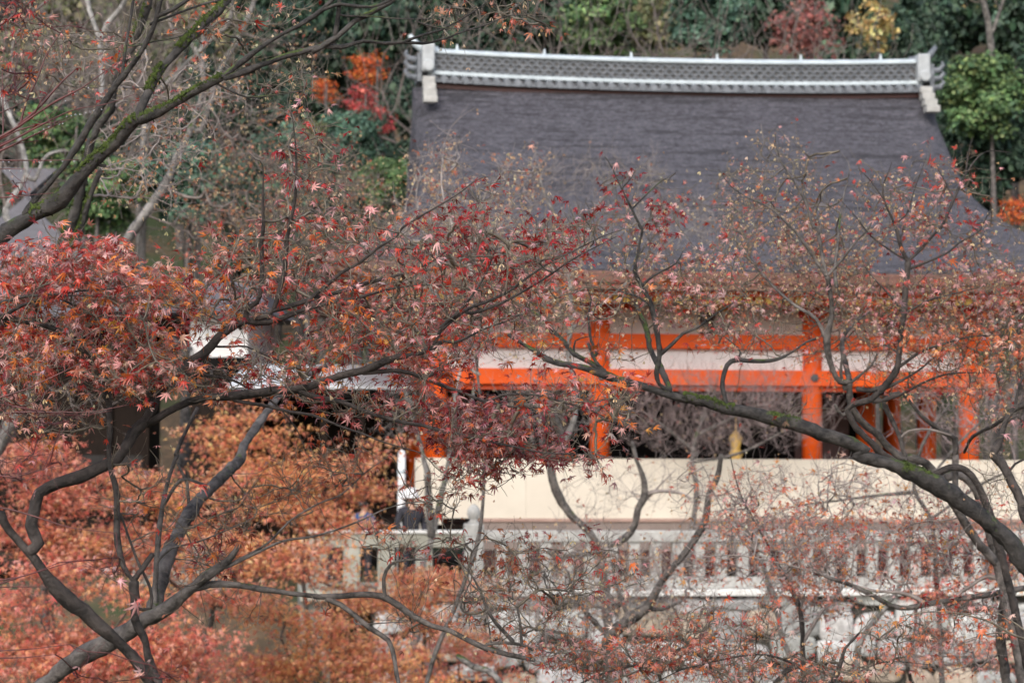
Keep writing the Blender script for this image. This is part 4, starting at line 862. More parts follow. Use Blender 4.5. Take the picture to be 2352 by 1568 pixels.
traced_tree('bare_tree', 'sinuous bare tree with a snow-pale upper edge in front of the cream boards', 30.0, 'bark_grey', [
 ('R8 1830,1100 1810,850 1760,680 1740,580 1680,500 1600,430 1520,330 1460,180 1440,60 R5 1450,1560 1520,1568', 12, 10), ('R8 1750,660 1850,620 1960,570 2020,480 2040,370 2090,270 2070,130 2030,30 R5 2000,1480', 7, 5), ('R8 2090,270 2200,245 2351,265 R9 60,300', 4, 2.5), ('R5 1525,1560 1530,1480 1490,1350 1440,1250 1400,1150', 8, 5), ('R5 1535,1470 1600,1330 1610,1180 1590,1000 1560,850 D 1312,720 1300,560 1262,470 1245,430 1240,400', 7, 2, .6, 'bark_pale'), ('D 1312,640 1368,480 1395,440 1380,410 1362,375', 3, 1.4, .3, 'bark_pale'), ('D 1395,440 1435,415 1470,385', 2.4, 1.2, .2, 'bark_pale'), ('D 1308,760 1450,640 1560,540 1660,500', 3, 1.2, .4, 'bark_pale'), ('R8 1750,670 1620,680 1490,700 1430,650', 6, 5), ('R5 1400,1568 1370,1400 1370,1290', 6, 5), ('R5 1330,1568 1300,1400 1260,1310 1230,1250', 6, 5), ('R8 2040,370 2200,200 2300,100', 3, 1.5),
], [(1290, 860, 80, 60, 60, 0, 'tan', .3), (1350, 960, 70, 50, 50, .1, 'rust', .4), (1230, 950, 70, 60, 60, .1, 'rust', .5), (1380, 1130, 90, 60, 60, .15, 'rust', .3), (1500, 1100, 80, 50, 50, .2, 'rust', .3), (1180, 930, 70, 50, 50, .1, 'rust', .4), (1270, 420, 50, 50, 40, 0, 'tan', .1), (1380, 400, 60, 50, 50, 0, 'tan', .1), (1470, 395, 50, 40, 40, 0, 'tan', .1), (1550, 510, 90, 45, 80, 0, 'tan', .1), (1640, 520, 70, 45, 60, 0, 'tan', .1), (1460, 520, 80, 50, 60, 0, 'tan', .1), (1360, 520, 80, 60, 50, 0, 'tan', .1)], twig='twig_grey', tip=.0018, twlen=.3, lod=1, lsize=.04, cat='bare tree', k=4, seeds_size=.03)
traced_tree('bare_tree', 'pinkish twiggy bare tree veiling the dark middle bay of the hall', 42.7, 'bark_grey', [
 ('D 1585,1240 1600,1130 1590,1060 1600,1000 1620,950', 6, 4), ('D 1600,1040 1540,990 1500,960', 4, 2), ('D 1600,1000 1680,960 1740,930', 4, 2), ('D 1610,960 1640,900 1650,860', 3, 1.5), ('D 1600,1060 1700,1040 1800,990', 3.5, 1.6),
], [(1500, 990, 80, 50, 80, .3, 'pink', .5), (1600, 930, 90, 60, 110, .2, 'pink', .3), (1700, 930, 90, 60, 130, .15, 'pink', .2), (1780, 980, 80, 60, 110, .25, 'pink', .3), (1640, 1020, 90, 30, 80, .3, 'pink', .4), (1800, 900, 80, 50, 70, .1, 'pink', .1), (1560, 880, 90, 40, 60, .1, 'pink', .1), (1450, 930, 50, 60, 40, .2, 'pink', .3), (1890, 960, 50, 60, 30, .2, 'pink', .1)], twig='twig_pink', tip=.0022, lod=2, lsize=.045, twl=3.4, twlen=.4, twup=1.1, cat='bare tree', k=4, seeds_size=.03)
traced_tree('bare_tree', 'greenish lichened bare trunks rising beside the balustrade newel', 38.0, 'bark_pale', [
 ('D 985,1260 1000,1200 1015,1130 1030,1060 1040,980 1046,900', 9, 5, .3), ('D 990,1230 985,1150 982,1080', 10, 8), ('D 1035,1010 1080,930 1090,880', 5, 3), ('D 1046,900 1060,840', 4, 2), ('D 985,1100 960,1000 940,930', 5, 3), ('D 965,1020 930,900 900,880', 6, 4), ('D 980,960 975,870', 4, 3),
], [(1000, 960, 70, 50, 40, .2, 'rust', .4), (930, 960, 60, 50, 40, .2, 'rust', .4), (1080, 960, 60, 50, 40, .2, 'rust', .4), (930, 900, 50, 30, 20, 0, 'tan', .3)], twig='twig_grey', tip=.002, twl=2.4, twlen=.3, cat='bare tree', k=4, lod=2, lsize=.04, seeds_size=.03)
traced_tree('bare_tree', 'pale mossy leaning trunk in front of the rubble wall, lower right', 25.0, 'bark_pale', [
 ('R9 800,1660 760,1430 700,1300 680,1230 650,1050 600,900 560,780 530,690', 9, 4), ('R9 1250,1660 1200,1480 1230,1280 1330,1130 1500,900 1550,750', 9, 4), ('R8 900,1450 1000,1480 1080,1540 1120,1640', 7, 9), ('R8 800,1380 900,1450', 5, 6), ('R8 2000,1568 1900,1250 1980,1140', 4, 3),
], [(1760, 1330, 90, 60, 60, .3, 'red', .3), (2060, 1330, 90, 60, 50, .3, 'red', .3), (1950, 1230, 90, 60, 60, .3, 'pink', .4), (1700, 1420, 80, 50, 40, .3, 'red', .3)], twig='twig_grey', tip=.0016, cat='bare tree', k=4, lod=1, lsize=.038, seeds_size=.025)
traced_tree('bare_tree', 'hazy bare twiggy tree veiling the right bays and cream boards', 27.0, 'bark_grey', [
 ('D 2150,1330 2140,1200 2100,1120 2120,1020 2180,930', 5, 2.4), ('D 2130,1100 2200,1020 2260,960', 4, 2), ('D 2110,1080 2040,1020 1990,980', 4, 2), ('D 2140,1190 2240,1120 2320,1080', 4, 2), ('D 2100,1130 1990,1140 1920,1150 1830,1160', 4, 1.8),
], [(2180, 930, 110, 50, 110, .3, 'coral', .4), (2270, 1000, 90, 60, 90, .3, 'coral', .4), (2120, 1010, 90, 50, 60, .2, 'coral', .3), (1900, 1120, 110, 50, 60, .25, 'coral', .2), (2050, 1130, 110, 50, 60, .25, 'coral', .2), (2250, 1110, 90, 40, 40, .3, 'coral', .2), (1760, 1110, 70, 40, 30, .2, 'coral', .2), (2300, 900, 60, 50, 60, .4, 'coral', .4)], twig='twig_pink', tip=.0018, twl=1.8, dens=1.1, ldens=1.2, twup=.7, twlen=.26, cat='bare tree', k=4, lod=1, lsize=.036, seeds_size=.025)

# ------------------------------------------------------------------ orange and rose maples below, lower left
def crown_maple(label, Y, base_px, clumps, n_att, per, lsize, bark='bark_grey', name='maple_tree', group=None):
    """clumps: (cx, cy, rx, ry, palette); each becomes a flattened layer of foliage in depth"""
    n_att = int(n_att * .9); per = int(per * .62); lsize *= 1.6; top = at(base_px[0], base_px[1], Y)
    g = gz(top[0], top[1]); o = thing(name, label, 'maple tree', (top[0], top[1], g), group=group); bo = np.array((top[0], top[1], g))
    pts = [np.array((top[0] - .2, top[1], g - .2)), np.array((top[0] + .1, top[1], g + .5 * (top[2] - g))), top]
    pts = [p_ + np.array([0, 1.0, 0]) for p_ in pts]; P, Rr = catmull(pts, [.09, .065, .04], .12); V, Fs = tube_np(P, Rr, 10, .05)
    link('trunk', np_mesh('trunk', V - bo, Fs, MT[bark], smooth=True), o)
    d = np.gradient(P, axis=0); d /= np.linalg.norm(d, axis=1)[:, None]
    A, pal = [], []
    area = sum(c[2] * c[3] for c in clumps)
    for cx, cy, rx, ry, p_ in clumps:
        n = max(4, int(n_att * rx * ry / area)); dpt = rx / F * Y * .8
        nb = max(3, int(rx * ry / 700)); bc = []
        for q in range(nb):                       # boughs: flat, tilted bunches inside the clump
            a = rng.uniform(0, 2 * PI); r = math.sqrt(rng.uniform()) * .85
            bc.append((r * math.cos(a), r * math.sin(a), rng.uniform(-.9, .9), rng.uniform(.25, .5), rng.normal() * .25))
        for q in range(n):
            bx, bd, bz, bw_, tl = bc[int(rng.integers(0, nb))]
            a = rng.uniform(0, 2 * PI); r = math.sqrt(rng.uniform()) * bw_
            ox, od = bx + r * math.cos(a), bd + r * math.sin(a)
            A.append(at(cx + rx * ox, cy + ry * (bz + tl * r * math.cos(a) / bw_ + .35 * (r / bw_) ** 2 + rng.normal() * .12), Y + dpt * od)); pal.append(p_)
    A = np.array(A)
    E0, C, E1, R0, R1, dr = grow(P, np.zeros(len(P)), d, Rr, A, .3, .0028)
    V, Fq, _ = edges_mesh(E0, C, E1, R0, R1, 4, 5)
    link('branches', np_mesh('branches', V - bo, Fq, MT[bark], smooth=True), o)
    n = len(A) * per; ix = np.repeat(np.arange(len(A)), per)
    off = rng.normal(size=(n, 3)) * np.array([.2, .2, .04])
    pos = A[ix] + off; cols = np.zeros((n, 3)); pa = np.array(pal)[ix]
    for p_ in set(pal):
        w = pa == p_; cols[w] = colours(p_, w.sum(), .16)
    nrm = np.tile([0, -.35, .75], (n, 1)) + rng.normal(size=(n, 3)) * .6
    fw = off + unit(n) * .08; fw[:, 2] -= .05
    V, Fs, Cc = place(TPL[1], pos, nrm, fw, lsize * np.exp(rng.normal(size=n) * .2), cols)
    link('crown', np_mesh('crown', V - bo, Fs, MT['leaf_soft'], Cc), o)
    return o
crown_maple('orange maple crown glowing below the bridge railing, left of centre', 33.0, (700, 1500), [(640, 1120, 110, 60, 'amber'), (760, 1150, 120, 60, 'salmon'), (820, 1100, 70, 50, 'salmon'), (700, 1050, 110, 50, 'amber'), (560, 1040, 90, 50, 'amber'), (800, 1060, 80, 40, 'salmon'), (520, 980, 60, 26, 'amber'), (620, 990, 70, 26, 'amber'), (470, 1010, 60, 36, 'salmon'), (880, 1030, 50, 30, 'salmon'), (720, 1215, 70, 40, 'salmon'), (560, 930, 90, 24, 'salmon')], 520, 26, .036)
crown_maple('large salmon maple crown in the lower left behind the crossing trunks', 28.0, (420, 1620), [(470, 1130, 110, 60, 'salmon'), (330, 1130, 110, 60, 'salmon'), (420, 1230, 130, 60, 'salmon'), (560, 1230, 100, 50, 'salmon'), (290, 1240, 110, 60, 'rose'), (560, 1310, 120, 40, 'salmon'), (690, 1270, 90, 50, 'salmon'), (500, 1370, 90, 30, 'rose'), (400, 1340, 70, 30, 'salmon')], 560, 24, .036)
crown_maple('rose red maple crown at the bottom left corner', 24.0, (180, 1680), [(70, 1420, 130, 70, 'rose'), (200, 1500, 140, 60, 'rose'), (60, 1530, 140, 60, 'rose'), (330, 1440, 110, 60, 'rose'), (420, 1500, 110, 60, 'rose'), (130, 1330, 110, 50, 'rose'), (300, 1340, 80, 40, 'salmon'), (260, 1540, 160, 40, 'rose')], 620, 24, .035)
crown_maple('rose pink maple foliage against the dark timber hall at the left edge', 27.0, (60, 1300), [(50, 1060, 110, 50, 'rose'), (60, 1160, 110, 70, 'rose'), (170, 1110, 80, 60, 'rose'), (60, 1260, 110, 50, 'rose'), (190, 1230, 90, 50, 'salmon')], 420, 22, .035)
crown_maple('bright orange maple crown at the bottom between the arching limb and the frame edge', 30.0, (720, 1680), [(660, 1430, 110, 60, 'amber'), (760, 1470, 110, 50, 'salmon'), (640, 1510, 110, 50, 'amber'), (870, 1470, 90, 50, 'salmon'), (800, 1540, 140, 36, 'salmon'), (590, 1360, 70, 30, 'salmon'), (940, 1530, 90, 40, 'amber'), (520, 1540, 90, 36, 'rose')], 520, 24, .036)
crown_maple('salmon maple crown under the end of the balustrade, bottom centre', 34.0, (980, 1600), [(800, 1370, 90, 40, 'salmon'), (1000, 1330, 90, 36, 'salmon'), (880, 1390, 90, 40, 'salmon'), (920, 1350, 120, 50, 'salmon'), (1040, 1340, 80, 40, 'salmon'), (700, 1310, 70, 40, 'rose'), (980, 1420, 100, 40, 'salmon')], 460, 24, .037)
crown_maple('small rosy maple crown beside the bottom edge right of the orange maples', 36.0, (1060, 1650), [(1020, 1500, 90, 40, 'rose'), (1060, 1440, 70, 36, 'salmon'), (1120, 1520, 70, 36, 'rose')], 200, 20, .037)
crown_maple('thin rosy maple crown in front of the rubble wall at the right', 27.0, (2150, 1650), [(2260, 1230, 100, 50, 'rose'), (2180, 1330, 110, 50, 'rose'), (2300, 1330, 60, 50, 'salmon'), (2090, 1480, 110, 40, 'rose'), (2290, 1500, 80, 50, 'rose')], 260, 9, .035)

# ------------------------------------------------------------------ the temple hall (local u along the front, v into the building, z from the terrace)
HB = 2.05
def TB(mb, *a, **k):
    mb.v = [(x, y, z + HB) for x, y, z in mb.v]
    return mb.build(*a, **k)
LOC = (B0[0], B0[1], ZC - HB)
hall = thing('temple_hall', 'vermilion temple hall with a broad grey cypress bark roof and tiled ridge', 'temple hall', LOC, PSI)
VR, ZR, ZE = 4.2, 7.46, 3.30
def hw(t): return 5.42 + (1.9 * max(0, (t - .42) / .58) ** 1.5)
def hd(t): return 0.28 + 6.22 * t
def zz(t): return ZE + (ZR - ZE) * (.55 * (1 - t) + .45 * (1 - t) ** 2)
def ring(w, d, z, lift, nu=60, nv=48, rad=0.0):
    r = []
    def p(u, v):
        rr = min(rad, d * .9)
        if rr > 0:                                # rounded verge
            eu, ev = abs(u) - (w - rr), abs(v) - (d - rr)
            if eu > 0 and ev > 0:
                L = math.hypot(eu, ev) / max(eu, ev)
                u = math.copysign(w - rr + eu / L, u); v = math.copysign(d - rr + ev / L, v)
        q = max(abs(u) / w, 0) ** 5 * max(abs(v) / d, 0) ** 5
        return (u, VR + v, z + lift * q)
    for i in range(nu): r.append(p(-w + 2 * w * i / nu, -d))
    for i in range(nv): r.append(p(w, -d + 2 * d * i / nv))
    for i in range(nu): r.append(p(w - 2 * w * i / nu, d))
    for i in range(nv): r.append(p(-w, d - 2 * d * i / nv))
    return r
m = MB(); NT = 30
rings = [ring(hw(i / NT), hd(i / NT), zz(i / NT), 0.30 * (i / NT) ** 3, rad=.75 * (1 - i / NT) ** .6) for i in range(NT + 1)]
m.loft(rings, cap=True)
roof = TB(m, 'roof', MT['roof'], hall, smooth=True); roof.location = (.16, 0, 0)
we, de = hw(1), hd(1)
m = MB(); m.loft([ring(we, de, ZE - .005, .30), ring(we + .01, de + .01, ZE - .03, .30), ring(we - .02, de - .02, ZE - .20, .30), ring(we - .11, de - .11, ZE - .205, .30)], cap=False)
TB(m, 'eave_edge', MT['bark_edge'], roof)
m = MB(); m.loft([ring(we - .11, de - .11, ZE - .21, .30), ring(we - .13, de - .13, ZE - .31, .30), ring(we - .30, de - .30, ZE - .312, .29)], cap=False)
TB(m, 'eave_board', MT['brown_trim'], roof)
m = MB(); m.loft([ring(we - .28, de - .28, ZE - .33, .29), ring(we - 2.2, de - 2.2, 3.62, 0), ], cap=False)
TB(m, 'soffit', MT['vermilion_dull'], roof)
# rafters with gilded ends
m = MB(); m.box(-.05, .05, 0, 2.2, -.055, .055)
raf = m.build('rafter', MT['vermilion'], hall)
m = MB(); m.box(-.056, .056, -.012, .05, -.062, .062)
rcap = m.build('rafter_end', MT['gold'], raf)
nraf = 74; slope = math.atan2(.42, 2.2)
for i in range(nraf):
    u = -6.75 + 13.5 * i / (nraf - 1)
    if i == 0: o, c = raf, rcap
    else:
        o = raf.copy(); COL.objects.link(o); o.parent = hall
        c = rcap.copy(); COL.objects.link(c); c.parent = o
    o.location = (u, -1.72, 2.84 + HB + 0.12 * (abs(u) / 6.75) ** 5); o.rotation_euler = (slope, 0, 0)
m = MB(); m.box(-7.0, 7.0, -1.78, -1.60, 2.905, 3.0); TB(m, 'eave_beam', MT['vermilion'], hall)
# pillars
PU = [-5.03, -2.0, 2.02, 5.04]
def pillar(u, v, z0=-1.2, z1=2.62, r=.187, mt='vermilion'):
    m = MB(); m.lathe([(r, z0), (r, z1 - .1), (r * .93, z1)], (u, v, 0), 28)
    return TB(m, 'pillar', MT[mt], hall, smooth=True)
for u in PU: pillar(u, 0)
for u in PU: pillar(u, 8.4)
for v in (2.9, 5.6):
    for u in (PU[0], PU[3]): pillar(u, v, z1=3.3)
pillar(3.72, 2.6, z1=2.0)
# beams between the pillars of the front and the sides
def beam(u0, u1, v, z0, z1, th, mt='vermilion', nm='beam'):
    m = MB(); m.box(u0, u1, v - th, v + th, z0, z1); return TB(m, nm, MT[mt], hall, bevel=.008)
PT = [(-5.55, PU[0]), (PU[0], PU[1]), (PU[1], PU[2]), (PU[2], PU[3]), (PU[3], 5.55)]
beam(-5.5, 5.5, 0, 1.35, 1.64, .23)
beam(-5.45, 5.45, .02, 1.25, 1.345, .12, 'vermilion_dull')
beam(-5.4, 5.4, 0, 2.03, 2.30, .205)
beam(-5.4, 5.4, 8.4, 1.35, 1.64, .23)
for u in (PU[0], PU[3]):
    m = MB(); m.box(u - .20, u + .20, .24, 8.16, 1.36, 1.63); TB(m, 'beam', MT['vermilion'], hall)
    m = MB(); m.box(u - .18, u + .18, .22, 8.18, 2.04, 2.29); TB(m, 'beam', MT['vermilion'], hall)
beam(-5.6, 5.6, 0, 3.02, 3.3, .17)
# plaster panels
for a, b in PT[1:4]:
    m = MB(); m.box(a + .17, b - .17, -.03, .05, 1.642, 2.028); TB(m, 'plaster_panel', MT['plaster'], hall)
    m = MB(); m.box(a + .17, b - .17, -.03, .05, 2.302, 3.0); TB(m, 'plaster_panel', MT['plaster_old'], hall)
    c = (a + b) / 2
    m = MB(); m.box(c - .13, c + .13, -.075, -.032, 2.302, 2.60); m.box(c - .16, c + .16, -.09, -.032, 2.602, 2.72, )
    TB(m, 'strut', MT['maroon_wood'], hall)
    m = MB()                                   # carved frog-leg strut above
    prof = [(-.62, 2.74), (-.5, 2.82), (-.3, 2.86), (-.14, 2.98), (.14, 2.98), (.3, 2.86), (.5, 2.82), (.62, 2.74)]
    m.loft([[(c + x, y, z) for x, z in prof] for y in (-.12, -.04)]); TB(m, 'carved_bracket', MT['gold'], hall)
for u in PU:                                   # bracket blocks on the pillar heads
    m = MB()
    m.box(u - .26, u + .26, -.26, .26, 2.63, 2.76); m.box(u - .62, u + .62, -.11, .11, 2.762, 2.88)
    for k in (-.5, 0, .5): m.box(u + k - .12, u + k + .12, -.15, .15, 2.882, 3.015)
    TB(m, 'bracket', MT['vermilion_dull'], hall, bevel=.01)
    m = MB(); m.lathe([(.0, 0), (.075, 0), (.085, .012), (.06, .03), (.0, .034)], n=6)
    m.v = [(x + u, -.235 - z, y + 1.5) for x, y, z in m.v]; TB(m, 'nail_cover', MT['tile_dark'], hall)
# inside: back wall, side doors, floor, dark ceiling
m = MB(); m.box(PU[0], 3.7, 3.0, 3.1, -1.2, 2.0); TB(m, 'inner_wall', MT['black'], hall)  # near-black colour paints in the darkness of the bay
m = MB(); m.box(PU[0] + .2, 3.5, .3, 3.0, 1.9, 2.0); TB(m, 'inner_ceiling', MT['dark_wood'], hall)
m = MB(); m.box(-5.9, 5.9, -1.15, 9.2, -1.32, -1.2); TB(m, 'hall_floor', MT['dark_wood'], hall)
for a, b in ((-2.75, -2.2), (2.35, 3.45), (-4.7, -4.1)):
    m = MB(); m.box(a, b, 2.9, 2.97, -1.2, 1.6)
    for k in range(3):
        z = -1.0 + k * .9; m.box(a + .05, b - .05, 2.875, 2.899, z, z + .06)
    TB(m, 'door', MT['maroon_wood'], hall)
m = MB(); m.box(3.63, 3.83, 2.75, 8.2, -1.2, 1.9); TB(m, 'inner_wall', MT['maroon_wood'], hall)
# the tiled ridge on the roof
RU = 5.12
def sag(u): return 0.10 * (abs(u) / RU) ** 2.2
def strip(prof, n=40, u0=-RU, u1=RU):
    mb = MB(); rg = []
    for i in range(n + 1):
        u = u0 + (u1 - u0) * i / n
        rg.append([(u, VR + v, z + sag(u)) for v, z in prof])
    mb.loft(rg); return mb
TB(strip([(-.36, 7.50), (-.36, 7.60), (.36, 7.60), (.36, 7.50)]), 'ridge_plank', MT['maroon_wood'], roof)
TB(strip([(-.34, 7.60), (-.46, 7.62), (-.40, 7.68), (-.22, 7.78), (.22, 7.78), (.40, 7.68), (.46, 7.62), (.34, 7.60)]), 'ridge_skirt', MT['tile_dark'], roof)
nt_ = 48
for s in (-1, 1):                              # round eave tiles of the ridge skirt, a row on each side
    m = MB()
    for i in range(nt_):
        u = -RU + .1 + (2 * RU - .2) * i / (nt_ - 1)
        c = [(.075 * math.cos(a), .075 * math.sin(a)) for a in np.linspace(0, 2 * PI, 11)[:-1]]
        m.loft([[(u + x, VR + s * (.485 - .28 * k), 7.665 + .075 * k + z + sag(u)) for x, z in c] for k in (0, 1)])
        if i < nt_ - 1:
            u2 = u + RU / (nt_ - 1)
            m.box(u2 - .07, u2 + .07, VR + s * .455 - .03, VR + s * .455 + .03, 7.60 + sag(u), 7.65 + sag(u))
    TB(m, 'ridge_tile_row', MT['tile'], roof, smooth=False)
TB(strip([(-.31, 7.78), (-.31, 7.86), (.31, 7.86), (.31, 7.78)]), 'ridge_band', MT['tile_white'], roof, bevel=.015)
TB(strip([(-.19, 7.86), (-.19, 8.22), (.19, 8.22), (.19, 7.86)]), 'ridge_wall', MT['tile_dark'], roof)
m = MB()
for row in range(4):                           # overlapping half-round tiles that fill the ridge wall
    n_ = 58
    for i in range(n_):
        u = -RU + .14 + (2 * RU - .28) * (i + .5 * (row % 2)) / n_
        a = np.linspace(0, PI, 7)
        zc = 7.865 + row * .088 + sag(u)
        o_ = [(u + .086 * math.cos(q), zc + .075 * math.sin(q)) for q in a]; i_ = [(u + .050 * math.cos(q), zc + .042 * math.sin(q)) for q in a]
        pr = o_ + i_[::-1]
        m.loft([[(x, VR - .225, z) for x, z in pr], [(x, VR - .185, z) for x, z in pr]], cap=False)
        b = len(m.v) - 2 * len(pr)
        for k in range(6): m.f.append((b + k, b + k + 1, b + len(pr) - 2 - k, b + len(pr) - 1 - k))
TB(m, 'ridge_lattice', MT['tile'], roof)
cp = [(.27 * math.cos(a), .13 * math.sin(a)) for a in np.linspace(0, PI, 9)]
TB(strip([(x, 8.225 + z) for x, z in cp]), 'ridge_cap', MT['tile_white'], roof, smooth=True)
for px in (1044, 1246, 1448, 1650, 1848, 2038):
    u = -RU + 2 * RU * (px - 975) / 1155
    m = MB(); m.lathe([(.02, 8.30), (.035, 8.34), (.03, 8.40), (.012, 8.47)], (u, VR, sag(u)), 8); TB(m, 'ridge_spike', MT['tile_white'], roof)
def end_ornament(s):
    u0 = s * RU; zs = sag(RU)
    m = MB()
    m.box(u0 - .13, u0 + .13, VR - .42, VR + .42, 7.82 + zs, 8.40 + zs)
    c = [(.125 * math.cos(a), .12 * math.sin(a)) for a in np.linspace(0, 2 * PI, 13)[:-1]]
    for k in (-1, 1): m.loft([[(u0 + x, VR + k * (.42 + .06 * q), 7.93 + z + zs) for x, z in c] for q in (0, 1.6)])
    o = TB(m, 'ridge_ornament', MT['tile_block'], roof, bevel=.035)
    for q in (-1, 1):                          # stepped feet running down both slopes
        m = MB()
        for k in range(4):
            v0 = .30 + .17 * k; z0 = 7.80 - .155 * k
            m.box(u0 - .125 - .006 * k, u0 + .125 + .006 * k, VR + min(q * v0, q * (v0 + .28)), VR + max(q * v0, q * (v0 + .28)), z0 - .14, z0)
        TB(m, 'ornament_foot', MT['tile_warm'], roof, bevel=.02)
    m = MB()                                   # upswept horn
    pts = [(u0 - s * .2, VR, 8.28 + zs), (u0 + s * .08, VR, 8.34 + zs), (u0 + s * .24, VR, 8.44 + zs), (u0 + s * .36, VR, 8.62 + zs)]
    m.tube(pts, [.12, .10, .075, .045], 10); TB(m, 'ridge_horn', MT['tile'] if s > 0 else MT['tile_white'], roof, smooth=True)
    m = MB()                                   # scroll face with curled fins
    m.box(u0 + s * .132, u0 + s * .22, VR - .36, VR + .36, 7.62 + zs, 8.2 + zs) if s > 0 else m.box(u0 - .22, u0 - .132, VR - .36, VR + .36, 7.62 + zs, 8.2 + zs)
    for k in range(3):
        zc = 7.72 + .18 * k + zs
        m.tube([(u0 + s * .24, VR - .2, zc), (u0 + s * .38, VR - .22, zc + .02), (u0 + s * .46, VR - .22, zc + .12), (u0 + s * .42, VR - .2, zc + .19)], [.07, .06, .045, .02], 8)
    TB(m, 'scroll', MT['tile'], roof)
end_ornament(1); end_ornament(-1)
for ch in roof.children:
    if ch.name.split('.')[0].split('_')[0] in ('ridge', 'ornament', 'scroll'): ch.location.z = -.16
# gilded hanging in the dark middle bay
g = thing('hanging_ornament', 'gilded hanging ornament in the dark middle bay of the temple hall', 'hanging ornament', LOC, PSI)
m = MB(); pr = [(.0, -.62), (.09, -.62), (.06, -.5), (.12, -.42), (.07, -.3), (.12, -.2), (.06, -.08), (.10, .05), (.05, .12), (.09, .3), (.03, .42), (0, .43)]
m.lathe([(r * 1.5, z * 1.1) for r, z in pr], (.72, .75, .05), 14); TB(m, 'gilded_body', MT['gold'], g, smooth=True)
m = MB(); m.tube([(.72, .75, .5), (.72, .75, 1.9)], .012, 6); TB(m, 'chain', MT['gold'], g)
m = MB(); m.tube([(.56, .8, -1.2), (.56, .8, .1)], .06, 10); m.lathe([(.12, -.02), (.1, .05), (0, .06)], (.56, .8, .1), 12); TB(m, 'stand', MT['black'], g)

# ------------------------------------------------------------------ cream boarded veranda front
ver = thing('boarded_veranda', 'cream boarded hoarding along the front of the temple veranda with brown foot rail', 'hoarding', LOC, PSI)
m = MB()
for i in range(9): m.box(-5.02 + 1.5 * i + .003, -5.02 + 1.5 * (i + 1), -1.32, -1.26, -1.09, -.015)
m.box(-5.46, -5.022, -1.32, -1.26, -1.2, -.015)
TB(m, 'board', MT['cream'], ver)
m = MB(); m.box(-4.4, 8.6, -1.37, -1.322, -1.155, -1.092); TB(m, 'foot_rail', MT['foot_rail'], ver, bevel=.01)
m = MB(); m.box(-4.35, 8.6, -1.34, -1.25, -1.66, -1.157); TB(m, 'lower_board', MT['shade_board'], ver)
m = MB(); m.box(-4.35, 8.6, -1.30, -1.2, -2.02, -1.662)
for i in range(26): m.box(-4.3 + .5 * i, -4.22 + .5 * i, -1.335, -1.302, -2.02, -1.662)
TB(m, 'skirt', MT['maroon_wood'], ver)
m = MB(); m.box(-5.52, -5.36, -1.40, -1.24, -2.05, -.02); TB(m, 'corner_post', MT['cream'], ver)

# ------------------------------------------------------------------ stone balustrade on the wall
VB = -4.25
bal = thing('stone_balustrade', 'pale stone balustrade with square posts on top of the rubble wall', 'balustrade', LOC, PSI)
m = MB(); m.box(-4.55, 8.5, VB - .13, VB + .13, -1.41, -1.215); TB(m, 'top_rail', MT['stone'], bal, bevel=.025)
m = MB(); m.box(-4.55, 8.5, VB - .17, VB + .17, -2.18, -1.99); TB(m, 'bottom_rail', MT['stone'], bal, bevel=.02)
u = -4.25; i = 0; proto = None
while u < 8.5:
    if proto is None:
        m = MB(); m.box(-.093, .093, VB - .09, VB + .09, -1.99, -1.41); proto = TB(m, 'baluster', MT['stone'], bal, bevel=.012); o = proto
    else:
        o = proto.copy(); COL.objects.link(o); o.parent = bal
    o.location = (u, 0, 0); u += .371
m = MB(); m.box(-4.88, -4.562, VB - .17, VB + .17, -2.3, -1.10)
o = TB(m, 'newel_post', MT['stone'], bal, bevel=.03)
m = MB(); m.lathe([(.09, -1.10), (.10, -1.08), (.06, -1.05), (.085, -1.02), (.108, -.97), (.115, -.92), (.10, -.86), (.06, -.81), (.02, -.785), (0, -.78)], (-4.72, VB, 0), 18); TB(m, 'finial', MT['stone'], o, smooth=True)
m = MB(); m.box(-5.0, 8.5, VB - .34, VB + .5, -2.30, -2.184); TB(m, 'coping', MT['stone_cap'], bal, bevel=.02)

